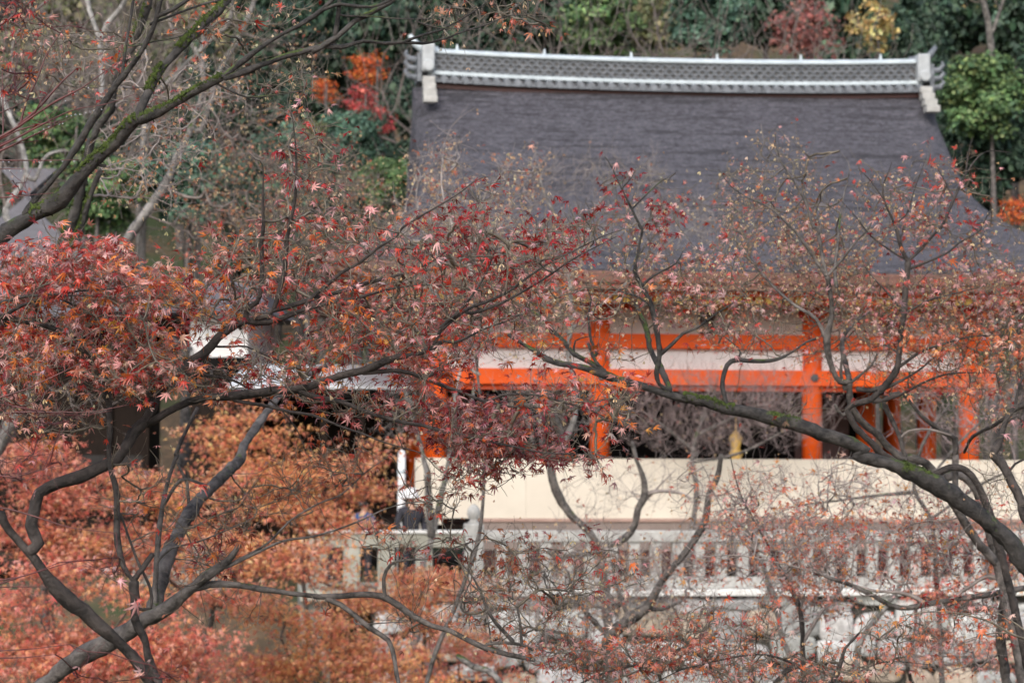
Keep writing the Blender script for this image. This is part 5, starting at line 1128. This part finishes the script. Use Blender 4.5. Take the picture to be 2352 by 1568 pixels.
# ------------------------------------------------------------------ rubble retaining wall
rw = thing('retaining_wall', 'rough grey and white rubble retaining wall below the stone balustrade', 'stone wall', (LOC[0], LOC[1], 0.6), PSI)
wz0, wz1 = -7.6, -2.31
m = MB(); m.box(-6.4, 9.5, VB - .02, VB + .9, wz0, wz1)
m.v = [(x, y, z + ZC - .6) for x, y, z in m.v]; m.build('wall_core', MT['mortar'], rw)
m = MB(); z = wz0
while z < wz1 - .05:
    h = min(random.uniform(.28, .52), wz1 - z + .02); u = -6.4
    while u < 9.4:
        w = random.uniform(.30, .95) * (0.7 + h)
        cx, cz = u + w / 2, z + h / 2 + random.uniform(-.11, .09); h_ = h * random.uniform(.8, 1.3)
        k = random.random()
        base = (.66, .66, .655) if k < .38 else (.42, .415, .41) if k < .74 else (.50, .42, .33) if k < .86 else (.22, .22, .215)
        kk = random.uniform(.85, 1.12); c = tuple(x * kk * random.uniform(.98, 1.02) for x in base)
        rg = []; na, nb = 14, 7; ph = [random.uniform(0, 6.28) for _ in range(4)]; am = [random.uniform(.04, .13) for _ in range(4)]
        tl = random.uniform(-1, 1); ee = random.uniform(.4, .75)
        for b in range(nb):
            th = (b / (nb - 1)) * PI / 2; r_ = math.cos(th) ** .30 if b < nb - 1 else .12; dp = math.sin(th) ** .7
            row = []
            for a in range(na):
                q = 2 * PI * a / na; e = ee
                x = math.copysign(abs(math.cos(q)) ** e, math.cos(q)); y = math.copysign(abs(math.sin(q)) ** e, math.sin(q))
                wob = 1 + am[0] * math.sin(q * 2 + ph[0]) + am[1] * math.sin(q * 3 + ph[1]) + random.uniform(-.02, .02)
                rr = r_ * wob
                row.append((cx + x * w * .505 * rr, VB - .02 - (.05 + .15 * dp * (1 + am[2] * math.sin(q + ph[2])) + random.uniform(-.012, .012)) + tl * .03 * x * dp, cz + (y * h_ * .50 + x * tl * .05) * rr + ZC - .6))
            rg.append(row)
        m.loft(rg, col=c); u += w
    z += h
m.build('stonework', MT['rubble'], rw, smooth=True, usecol=True)

# ------------------------------------------------------------------ stone bridge rail to the left, white post
br = thing('bridge_railing', 'weathered stone bridge railing with bright top, left of the balustrade newel', 'railing', LOC, PSI)
m = MB(); m.box(-7.5, -4.885, VB - .15, VB + .15, -1.27, -1.215); TB(m, 'cap', MT['stone_cap'], br, bevel=.012)
m = MB(); m.box(-7.5, -4.885, VB - .11, VB + .11, -1.50, -1.272); TB(m, 'rail', MT['stone_green'], br, bevel=.015)
for i, u in enumerate((-7.3, -6.75, -6.18, -5.55)):
    m = MB(); m.box(u - .14, u + .14, VB - .1, VB + .1, -2.2, -1.502); TB(m, 'post', MT['stone_green'], br, bevel=.015)
m = MB(); m.box(-7.6, -5.01, VB - .3, VB + 2.4, -2.38, -2.2); TB(m, 'deck', MT['stone_green'], br, bevel=.02)
m = MB(); m.box(-5.98, -5.90, VB - .06, VB + .04, -2.2, -1.502); TB(m, 'drain_pipe', MT['black'], br)
m = MB(); m.box(-7.6, -7.1, VB - .1, VB + 2.2, -7.2, -2.382); m.box(-6.4, -5.9, VB + .3, VB + 2.2, -7.2, -2.382); TB(m, 'pier', MT['block'], br)
p = at(922, 1180, 42.6)
wp = thing('white_post', 'tall white rounded post standing behind the bridge railing', 'post', (p[0], p[1], gz(p[0], p[1])), 0)
m = MB(); zt = at(922, 1032, 42.6)[2] - gz(p[0], p[1])
m.lathe([(.075, 0), (.072, 1.0), (.07, zt - .1), (.055, zt - .03), (0, zt)], (0, 0, 0), 16); m.build('post', MT['white_paint'], wp, smooth=True)
m = MB(); m.lathe([(.076, zt - .42), (.082, zt - .41), (.082, zt - .36), (.076, zt - .35)], (0, 0, 0), 16); m.build('band', MT['tile_white'], wp, smooth=True)

# ------------------------------------------------------------------ visitors behind the railing
def person(label, px, py_top, Y, h, jacket, hat=None, face=0.6, trousers='cloth_dark'):
    top = at(px, py_top, Y); zf = top[2] - h
    o = thing('person', label, 'person', (top[0], top[1], zf), face)
    k = h / 1.7
    def skin(name, pts, edges, mat, parent, sub=2, root=0):
        me = bpy.data.meshes.new(name); me.from_pydata([Vector(p[:3]) * k for p in pts], edges, [])
        ob = link(name, me, parent); me.materials.append(mat)
        md = ob.modifiers.new('skin', 'SKIN'); md.use_smooth_shade = True
        for i, p in enumerate(pts):
            sv_ = me.skin_vertices[0].data[i]; sv_.radius = (p[3] * k, (p[4] if len(p) > 4 else p[3]) * k); sv_.use_root = i == root
        s_ = ob.modifiers.new('sub', 'SUBSURF'); s_.levels = s_.render_levels = sub
        return ob
    # body: pelvis, chest, neck, head, arms with hands, legs with feet
    pts = [(0, 0, .92, .12, .10), (0, 0, 1.12, .12, .09), (0, 0, 1.34, .15, .095), (0, .0, 1.44, .06), (0, -.01, 1.50, .05), (0, -.015, 1.57, .072, .085), (0, -.015, 1.645, .06, .07),
           (.17, 0, 1.38, .05), (.24, .02, 1.13, .038), (.20, -.13, .93, .03), (.19, -.19, .87, .035, .02), (-.17, 0, 1.38, .05), (-.24, .02, 1.13, .038), (-.20, -.13, .93, .03), (-.19, -.19, .87, .035, .02),
           (.09, 0, .84, .085), (.10, -.01, .48, .055), (.10, .02, .09, .04), (.11, -.10, .04, .035), (-.09, 0, .84, .085), (-.10, -.01, .48, .055), (-.10, .02, .09, .04), (-.11, -.10, .04, .035)]
    ed = [(0, 1), (1, 2), (2, 3), (3, 4), (4, 5), (5, 6), (2, 7), (7, 8), (8, 9), (9, 10), (2, 11), (11, 12), (12, 13), (13, 14), (0, 15), (15, 16), (16, 17), (17, 18), (0, 19), (19, 20), (20, 21), (21, 22)]
    skin('body', pts, ed, MT['skin'], o)
    j = [(0, 0, .86, .155, .125), (0, 0, 1.12, .15, .115), (0, 0, 1.34, .175, .12), (0, 0, 1.475, .09), (.19, 0, 1.37, .068), (.255, .02, 1.13, .055), (.215, -.12, .97, .045), (-.19, 0, 1.37, .068), (-.255, .02, 1.13, .055), (-.215, -.12, .97, .045)]
    skin('jacket', j, [(0, 1), (1, 2), (2, 3), (2, 4), (4, 5), (5, 6), (2, 7), (7, 8), (8, 9)], MT[jacket], o)
    t = [(0, 0, .90, .14, .115), (.095, 0, .82, .10), (.10, -.01, .48, .072), (.10, .02, .10, .06), (-.095, 0, .82, .10), (-.10, -.01, .48, .072), (-.10, .02, .10, .06)]
    skin('trousers', t, [(0, 1), (1, 2), (2, 3), (0, 4), (4, 5), (5, 6)], MT[trousers], o)
    m = MB(); r0 = .098 * k
    rg = []
    for b in range(9):
        th = -.35 + (PI / 2 + .35) * b / 8
        rg.append([(r0 * math.cos(th) * math.cos(q) * .95, (.012 * k) + r0 * math.cos(th) * math.sin(q) * 1.1, 1.60 * k + r0 * math.sin(th)) for q in np.linspace(0, 2 * PI, 17)[:-1]])
    m.loft(rg); m.v = [(x, y + .025 * k, z) for x, y, z in m.v]; m.build('hair', MT['hair'], o, smooth=True)
    if hat:
        m = MB(); m.lathe([(.165 * k, 1.585 * k), (.17 * k, 1.60 * k), (.125 * k, 1.64 * k), (.122 * k, 1.70 * k), (.09 * k, 1.755 * k), (0, 1.775 * k)], (0, .01, 0), 22)
        m.build('hat', MT[hat], o, smooth=True)
    m = MB()                                   # nose, ears and eyes
    m.loft([[(x * k, y * k, z * k) for x, y, z in r] for r in ([(-.012, -.088, 1.60), (.012, -.088, 1.60), (0, -.085, 1.615)], [(-.02, -.10, 1.555), (.02, -.10, 1.555), (0, -.12, 1.56)])])
    for s in (-1, 1): m.loft([[(s * (.078 + q) * k, (.0 + .02 * math.cos(a)) * k, (1.585 + .03 * math.sin(a)) * k) for a in np.linspace(0, 2 * PI, 9)[:-1]] for q in (0, .014)])
    m.build('face', MT['skin'], o, smooth=True)
    return o
person('visitor in a white hat and dark jacket standing behind the bridge railing', 944, 1128, 42.3, 1.72, 'cloth_dark', 'cloth_white', 0.5)
person('small visitor in a bright red coat behind the left end of the bridge railing', 766, 1172, 42.0, 1.30, 'cloth_red', None, -.7)
person('visitor in a blue jacket behind the bridge railing among orange leaves', 836, 1146, 42.4, 1.55, 'cloth_blue', None, 2.6)

# ------------------------------------------------------------------ timber hall on the left
def roof_box(m, x0, x1, y0, y1, zb, zt, inset, curve=.5, n=8):
    rg = []
    for i in range(n + 1):
        t = i / n; f = 1 - t; z = zb + (zt - zb) * (t * (1 - curve) + curve * t * t)
        rg.append([(x0 + inset * t, y0 + (y1 - y0) * .5 * t, z), (x1 - inset * t, y0 + (y1 - y0) * .5 * t, z), (x1 - inset * t, y1 - (y1 - y0) * .499 * t, z), (x0 + inset * t, y1 - (y1 - y0) * .499 * t, z)])
    m.loft(rg)
p0 = at(60, 1045, 50.0)
gh = 6.0
th = thing('timber_hall', 'dark timber hall with shutters and a sweeping grey roof at the left', 'hall', (p0[0], p0[1], gh), R_(5))
def rel(px, py, Y): q = at(px, py, Y); return q[0] - p0[0], q[2] - gh
x1, zt = rel(335, 815, 50); xl, z0 = rel(-260, 1045, 50)
m = MB(); m.box(xl, x1, 0, 5, 0, zt); m.build('wall', MT['dark_wood'], th)
n_ = 7
for i in range(n_):
    xa = xl + (x1 - xl) * i / n_ + .07; xb = xl + (x1 - xl) * (i + 1) / n_ - .07
    for j in range(3):
        za = .15 + j * .66; m = MB(); m.box(xa, xb, -.06, -.002, za, za + .54)
        m.build('shutter', MT['shutter'] if j == 2 else MT['dark_wood'], th)
for i in range(n_ + 1):
    xa = xl + (x1 - xl) * i / n_; m = MB(); m.box(xa - .065, xa + .065, -.09, .05, 0, zt); m.build('post', MT['dark_wood'], th)
ze = rel(0, 735, 50)[1]
m = MB(); m.box(xl - .6, x1 + .6, -1.3, 6.3, ze - .14, ze); m.build('eave', MT['dark_wood'], th)
m = MB(); m.box(xl, x1, 0.05, 4.95, zt, ze - .14); m.build('upper_wall', MT['black'], th)
m = MB(); roof_box(m, xl - 1.2, x1 + 1.0, -1.5, 6.5, ze + .002, rel(0, 380, 52)[1], 4.4); m.build('roof', MT['grey_roof'], th, smooth=False)

# plastered storehouse with a grey eave
q0 = at(480, 1045, 48.5)
sh = thing('plastered_storehouse', 'white plastered storehouse with grey roof slopes behind the red maple leaves', 'storehouse', (q0[0], q0[1], gh), R_(-4))
def rel2(px, py, Y=48.5): q = at(px, py, Y); return q[0] - q0[0], q[2] - gh
xa, za = rel2(436, 800); xb, zb_ = rel2(570, 722)
m = MB(); m.box(xa, xb, 0, 3.2, za - .3, zb_); m.build('wall', MT['plaster'], sh)
m = MB(); m.box(xa + .02, xb - .02, .02, 3.18, 0, za - .302); m.build('wainscot', MT['dark_wood'], sh)
m = MB(); m.loft([[(xa - 1.3, -.5, za + .62), (xa - 1.3, 3.6, za + .62), (xa - 1.3, 3.6, za + .7), (xa - 1.3, -.5, za + .7)], [(xa + .05, -.5, za - .05), (xa + .05, 3.6, za - .05), (xa + .05, 3.6, za + .03), (xa + .05, -.5, za + .03)]])
m.build('side_roof', MT['grey_roof'], sh)
m = MB(); roof_box(m, xa - .5, xb + .5, -.7, 3.9, zb_ + .002, zb_ + .8, .5); m.build('roof', MT['grey_roof'], sh)
m = MB(); m.box(xa - .1, xb + .1, -.16, -.002, za - .45, za - .18); m.build('belt_board', MT['black'], sh)
# low pavilion with a pale roof
r0_ = at(745, 1045, 47.2)
pv = thing('pale_roofed_pavilion', 'low open pavilion with pale sheet roof and dark eave behind the branches', 'pavilion', (r0_[0], r0_[1], gh - .1), R_(2))
def rel3(px, py, Y=46.5): q = at(px, py, Y); return q[0] - r0_[0], q[2] - gh + .1
xa, ze = rel3(520, 893); xb, zt = rel3(962, 838)
m = MB(); m.loft([[(xa, -.9, ze), (xb, -.9, ze), (xb, -.9, ze + .06), (xa, -.9, ze + .06)], [(xa + .2, 1.4, ze + .5), (xb - .2, 1.4, ze + .5), (xb - .2, 1.4, ze + .56), (xa + .2, 1.4, ze + .56)], [(xa, 3.7, ze), (xb, 3.7, ze), (xb, 3.7, ze + .06), (xa, 3.7, ze + .06)]])
m.build('roof', MT['pale_roof'], pv)
m = MB(); m.box(xa + .1, xb - .1, -.8, 3.6, ze - .16, ze - .004); m.build('eave', MT['black'], pv)
for i in range(5):
    for y in (-.5, 3.3):
        x = xa + .4 + (xb - xa - .8) * i / 4; m = MB(); m.box(x - .07, x + .07, y - .07, y + .07, 0, ze - .16); m.build('post', MT['dark_wood'], pv)
m = MB(); m.box(xa + .3, xb - .3, 2.6, 2.7, 0, ze - .16); m.build('back_wall', MT['dark_wood'], pv)
# mossy block wall
b0 = at(402, 1040, 46.0)
bw = thing('block_wall', 'low mossy grey block wall in front of the storehouse', 'wall', (b0[0], b0[1], gh - .8), 0)
m = MB()
for j in range(7):
    for i in range(6):
        x = -.85 + i * .30 + (.15 if j % 2 else 0); m.box(x, x + .285, 0, .35, j * .17, j * .17 + .155)
m.box(-.8, .9, .03, .32, 0, 1.19)
m.build('block_wall_blocks', MT['block'], bw, bevel=.01)
# stone steps seen through the right bay
s0 = at(2150, 1045, 50.5)
st = thing('stone_steps', 'pale stone steps climbing behind the right bay of the temple hall', 'steps', (s0[0], s0[1], 6.3), PSI)
m = MB()
for i in range(9): m.box(-1.4, 1.5, .35 * i + 4.6, .35 * i + 5.4, .16 * i, .16 * i + .158)
m.build('steps', MT['stone'], st, bevel=.01)

# ------------------------------------------------------------------ wooded hillside behind
def clump_faces(n_tpl=6):
    out = []
    for q in range(n_tpl):
        V = [(0, 0, .1)]; k = 6
        for i in range(k):
            a = 2 * PI * i / k + rng.normal() * .25; r = rng.uniform(.55, 1.1); V.append((r * math.cos(a), r * math.sin(a), rng.normal() * .22 - .1))
        out.append((np.array(V), np.array([(0, 1 + i, 1 + (i + 1) % k) for i in range(k)])))
    return out
CL = clump_faces()
def make_crown_mesh(pal, n, size, shape, lobes):
    """unit crown: leaf tufts spread over lumpy boughs, radius about 1"""
    c = unit(lobes) * rng.uniform(.35, .8, (lobes, 1)); 
    if shape == 'cone': c[:, 2] = rng.uniform(-.9, 1.0, lobes); f = np.clip((1.15 - c[:, 2]) / 2, .1, 1); c[:, :2] = unit(lobes)[:, :2] * f[:, None] * .75
    r = rng.uniform(.22, .45, lobes) * (1 if shape != 'cone' else .75)
    ix = rng.integers(0, lobes, n); d = unit(n); d[:, 2] = np.where(d[:, 2] < -.3, -d[:, 2] * .5, d[:, 2])
    d /= np.linalg.norm(d, axis=1)[:, None]
    pos = c[ix] + d * (r[ix] * rng.uniform(.35, 1.05, n) ** .6)[:, None]
    nrm = d + rng.normal(size=(n, 3)) * .45 + np.array([0, 0, .35])
    lob = np.exp(rng.normal(size=lobes) * .22) * 1.15
    cols = np.clip(colours(pal, n, .2) * lob[ix][:, None], 0, .8)
    return place(CL, pos, nrm, unit(n), size * np.exp(rng.normal(size=n) * .3), cols)
_proto = {}
def hill_tree(name, label, px, py, Y, rx, kind, group=None, rz=None, cat='tree', bare=False):
    p = at(px, py, Y); R = rx / F * Y; g = gz(p[0], p[1])
    o = thing(name, label, cat, (p[0], p[1], g), group=group); 
    pal, n, sz, shape, lobes, bark, asp = KIND[kind]
    key = (kind, int(rng.integers(0, 3)))
    if key not in _proto:
        V, Fs, Cc = make_crown_mesh(pal, n, sz, shape, lobes)
        _proto[key] = np_mesh('crown', V, Fs, MT['leaf_far'], Cc)
    c = link('crown', _proto[key], o); h = p[2] - g
    c.location = (0, 0, h); c.scale = (R, R, R * asp); c.rotation_euler = (0, 0, rng.uniform(0, 6.28) if rz is None else rz)
    if kind not in ('bare',):
        b = np.array([0., 0, -.2]); t = np.array([rng.normal() * .2, rng.normal() * .2, h + R * asp * .4])
        P, Rr = catmull([b, (b + t) / 2 + rng.normal(size=3) * np.array([.15, .15, 0]), t], [.06 * R + .08, .05 * R + .05, .03], .5)
        V, Fs = tube_np(P, Rr, 8, .04); link('trunk', np_mesh('trunk', V, Fs, MT[bark], smooth=True), o)
    return o
KIND = {
 'evergreen': ('evergreen', 4600, .062, 'round', 46, 'bark_dark', 1.15), 'cedar': ('evergreen', 4600, .06, 'cone', 60, 'bark_dark', 1.9),
 'green': ('green', 8000, .042, 'round', 40, 'bark_grey', 1.0), 'bluegreen': ('bluegreen', 8000, .042, 'round', 44, 'bark_grey', 1.0), 'olive': ('olive', 2600, .055, 'round', 40, 'bark_grey', 1.0),
 'far_red': ('far_red', 1000, .05, 'round', 40, 'bark_grey', .9), 'far_orange': ('far_orange', 900, .05, 'round', 40, 'bark_grey', .9), 'far_brick': ('far_brick', 1300, .045, 'round', 44, 'bark_grey', .9), 'far_yellow': ('far_yellow', 420, .075, 'round', 30, 'bark_grey', .9),
}
# trees one can tell apart
hill_tree('evergreen_tree', 'rounded glossy green evergreen beside the right end of the ridge', 2258, 235, 60, 120, 'green')
hill_tree('evergreen_tree', 'lower dark skirt of evergreen foliage by the right roof slope', 2290, 380, 61, 100, 'evergreen')
hill_tree('maple_tree', 'brick red bare-topped maple behind the ridge, right of centre', 1850, 75, 66, 105, 'far_brick', cat='maple tree')
hill_tree('yellow_tree', 'pale yellow leaved tree above the right part of the ridge', 2010, 62, 67, 82, 'far_yellow')
hill_tree('maple_tree', 'orange red maple on the hillside left of the roof, the upper one', 845, 165, 66, 58, 'far_orange', cat='maple tree')
hill_tree('maple_tree', 'crimson maple on the hillside close to the left roof verge', 828, 238, 64, 50, 'far_red', cat='maple tree')
hill_tree('maple_tree', 'crimson maple sprays just left of the roof verge, lower', 866, 285, 64, 50, 'far_red', cat='maple tree')
hill_tree('maple_tree', 'small amber maple glowing dimly in the dark wood left of the roof', 745, 215, 70, 44, 'far_orange', cat='maple tree')
hill_tree('maple_tree', 'orange shrub-like maple at the right edge beside the roof corner', 2330, 490, 58, 50, 'far_orange', cat='maple tree')
hill_tree('pine_tree', 'blue green pine standing left of the roof below the crimson maple', 800, 335, 62, 90, 'bluegreen', cat='pine tree')
hill_tree('pine_tree', 'blue green pine behind the seed sprays at the left', 640, 400, 64, 115, 'bluegreen', cat='pine tree')
hill_tree('pine_tree', 'light green bushy tree behind the middle of the ridge', 1380, 60, 68, 110, 'green', cat='tree')
hill_tree('pine_tree', 'blue green bushy tree behind the ridge, right of the middle', 1620, 50, 66, 105, 'bluegreen', cat='tree')
hill_tree('pine_tree', 'olive tinted tree behind the ridge between the two green ones', 1500, 50, 72, 100, 'olive', cat='tree')
hill_tree('shrub', 'yellow green shrub glimpsed between the trunks left of the roof', 720, 310, 60, 40, 'olive', cat='shrub')
hill_tree('shrub', 'dark green shrub behind the mossy trunks at the left', 240, 450, 58, 110, 'green', cat='shrub')
hill_tree('shrub', 'green shrub behind the seed sprays left of the roof', 890, 420, 57, 75, 'green', cat='shrub')
hill_tree('shrub', 'large blue green shrub behind the leaning trunks, left', 430, 420, 59, 125, 'bluegreen', cat='shrub')
hill_tree('shrub', 'green shrub above the timber hall roof', 130, 330, 62, 105, 'green', cat='shrub')
hill_tree('shrub', 'green clipped shrub outside the right bay of the hall', 2160, 950, 56.5, 40, 'green', cat='shrub')
# the wood behind them
spots = [(640, 120, 76, 110), (760, 60, 78, 110), (880, 60, 74, 100), (700, 260, 72, 90), (930, 250, 70, 70), (990, 40, 76, 110), (1100, 40, 80, 120), (560, 250, 76, 100), (930, 380, 64, 60), (880, 360, 66, 60), (2120, 70, 72, 90), (2200, 30, 76, 110), (2330, 60, 74, 100), (2110, 200, 66, 60), (2170, 320, 64, 60), (2340, 300, 68, 90), (2230, 460, 62, 70), (1960, 30, 82, 110), (1740, 10, 84, 120), (1850, -40, 88, 120), (1250, 20, 84, 120), (450, 330, 72, 110), (330, 380, 74, 110), (200, 370, 70, 100), (60, 300, 72, 110), (-60, 420, 66, 100), (2420, 180, 70, 110), (2420, 400, 64, 90), (1500, -40, 90, 130), (1350, -50, 92, 130), (1650, -40, 92, 130), (820, 480, 60, 70), (700, 500, 60, 80), (560, 520, 60, 80), (2080, 110, 70, 60), (640, 20, 86, 120), (2078, 235, 62, 48), (2140, 150, 68, 70)]
for i, (x, y, Y, r) in enumerate(spots):
    hill_tree('evergreen_tree', 'dark evergreen tree of the wooded hillside behind the hall', x, y, Y, r, 'cedar' if i % 4 == 1 else 'evergreen', group='dark evergreens on the hillside')
spots = [(150, 60, 92, 130), (330, 40, 96, 130), (500, 60, 94, 120), (60, 160, 88, 120), (260, 180, 84, 110), (420, 190, 86, 110), (560, 0, 100, 140), (-60, 40, 96, 130), (60, -40, 104, 140), (240, -50, 108, 150), (430, -40, 108, 150)]
for i, (x, y, Y, r) in enumerate(spots):
    hill_tree('thin_tree', 'thin olive grey tree far up the hillside at the upper left', x, y, Y, r, 'olive', group='thin trees far up the hillside')
# filler beyond the frame and far up the slope so that the wood goes on
for i in range(46):
    Y = rng.uniform(92, 150); x = rng.uniform(-.32, .32) * Y
    if abs(x) < .2 * Y and Y < 100: continue
    g = gz(x, Y); R = rng.uniform(3, 4.5)
    px, py = 1176 + F * x / Y, 1050 - F * (g + R * 1.3 - ZC) / Y
    hill_tree('evergreen_tree', 'dark evergreen tree of the wooded hillside behind the hall', px, py, Y, R / Y * F, 'evergreen', group='dark evergreens on the hillside')
# leafless trees on the slope
def bare_hill_mesh(n):
    P, Rr = catmull([np.array([0, 0, -.05]), np.array([.03, 0, .35]), np.array([-.02, .02, .62])], [.014, .010, .007], .05)
    d = np.gradient(P, axis=0); d /= np.linalg.norm(d, axis=1)[:, None]
    A = unit(n) * (rng.uniform(.1, 1, n) ** .4)[:, None] * np.array([.34, .34, .36]) + np.array([0, 0, .70])
    E0, C, E1, R0, R1, dr = grow(P[8:], np.zeros(len(P) - 8), d[8:], Rr[8:], A, .5, .00055)
    V1, F1 = tube_np(P, Rr, 8, .04); V2, F2, _ = edges_mesh(E0, C, E1, R0, R1, 4, 4)
    return np_mesh('trunk', V1, F1, MT['bark_pale'], smooth=True), np_mesh('branches', V2, F2, MT['twig_haze'], smooth=True)
BH = [bare_hill_mesh(700) for _ in range(3)]
def bare_hill(px, py_top, Y, label, group=None, wide=1.0, base_py=None):
    t = at(px, py_top, Y); g = gz(t[0], t[1]); h = t[2] - g
    o = thing('bare_tree', label, 'bare tree', (t[0], t[1], g), rng.uniform(0, 6.28), group)
    a, b = BH[int(rng.integers(0, 3))]
    for me, nm in ((a, 'trunk'), (b, 'branches')):
        c = link(nm, me, o); c.scale = (h * wide, h * wide, h)
for x, y, Y in ((60, -80, 70), (170, -60, 66), (330, -90, 72), (450, -40, 76), (250, 40, 67), (20, 40, 66), (330, -20, 80), (200, -100, 84)):
    bare_hill(x, y, Y, 'grey leafless tree among the haze of twigs at the upper left', 'leafless trees at the upper left', .8)
for x, y, Y in ((1270, -30, 62), (1440, -60, 63), (1720, -30, 63), (1880, -10, 63), (1010, -60, 64)):
    bare_hill(x, y, Y, 'grey leafless tree spreading its twigs above the temple ridge', 'leafless trees above the ridge', .8)
tt = traced_tree('bare_tree', 'pale forked trunk in front of the dark wood at the upper right', 63.0, 'bark_pale', [
 ('R3 2130,420 2125,330 2115,230 2100,130 2070,0 2050,-100', 6.5, 5), ('R3 2140,210 2170,120 2210,0 2240,-100', 4.5, 3.5)], [(2250, -20, 60, 40, 30, .8, 'far_yellow', 0)], lsize=.16, tip=.012, lod=2, cat='bare tree', k=4)


# ------------------------------------------------------------------ light
W = bpy.data.worlds.new('World'); S.world = W; W.use_nodes = True
nt = W.node_tree; bg = nt.nodes['Background']
sky = nt.nodes.new('ShaderNodeTexSky'); sky.sky_type = 'NISHITA'; sky.sun_disc = False
SE, SR = R_(37), R_(195)
sky.sun_elevation = SE; sky.sun_rotation = SR; sky.air_density = 1.0; sky.dust_density = 3.5; sky.ozone_density = 1.0
hs = nt.nodes.new('ShaderNodeHueSaturation'); hs.inputs['Saturation'].default_value = 0.8
nt.links.new(sky.outputs[0], hs.inputs['Color']); nt.links.new(hs.outputs[0], bg.inputs['Color'])
bg.inputs['Strength'].default_value = 0.15
sd = bpy.data.lights.new('sun', 'SUN'); sd.energy = 1.15; sd.angle = R_(60); sd.color = (1.0, 0.995, 0.985)
so = bpy.data.objects.new('sun', sd); COL.objects.link(so)
sv = Vector((math.sin(SR) * math.cos(SE), math.cos(SR) * math.cos(SE), math.sin(SE)))
so.rotation_euler = sv.to_track_quat('Z', 'Y').to_euler()

S.view_settings.view_transform = 'Standard'; S.view_settings.look = 'None'
S.view_settings.exposure = 0.58; S.view_settings.gamma = 1.0
S.view_settings.use_curve_mapping = False
S.render.engine = 'CYCLES'
S.cycles.use_denoising = True
S.cycles.max_bounces = 6; S.cycles.diffuse_bounces = 3; S.cycles.glossy_bounces = 2; S.cycles.transmission_bounces = 3
S.cycles.use_adaptive_sampling = True; S.cycles.adaptive_threshold = 0.02
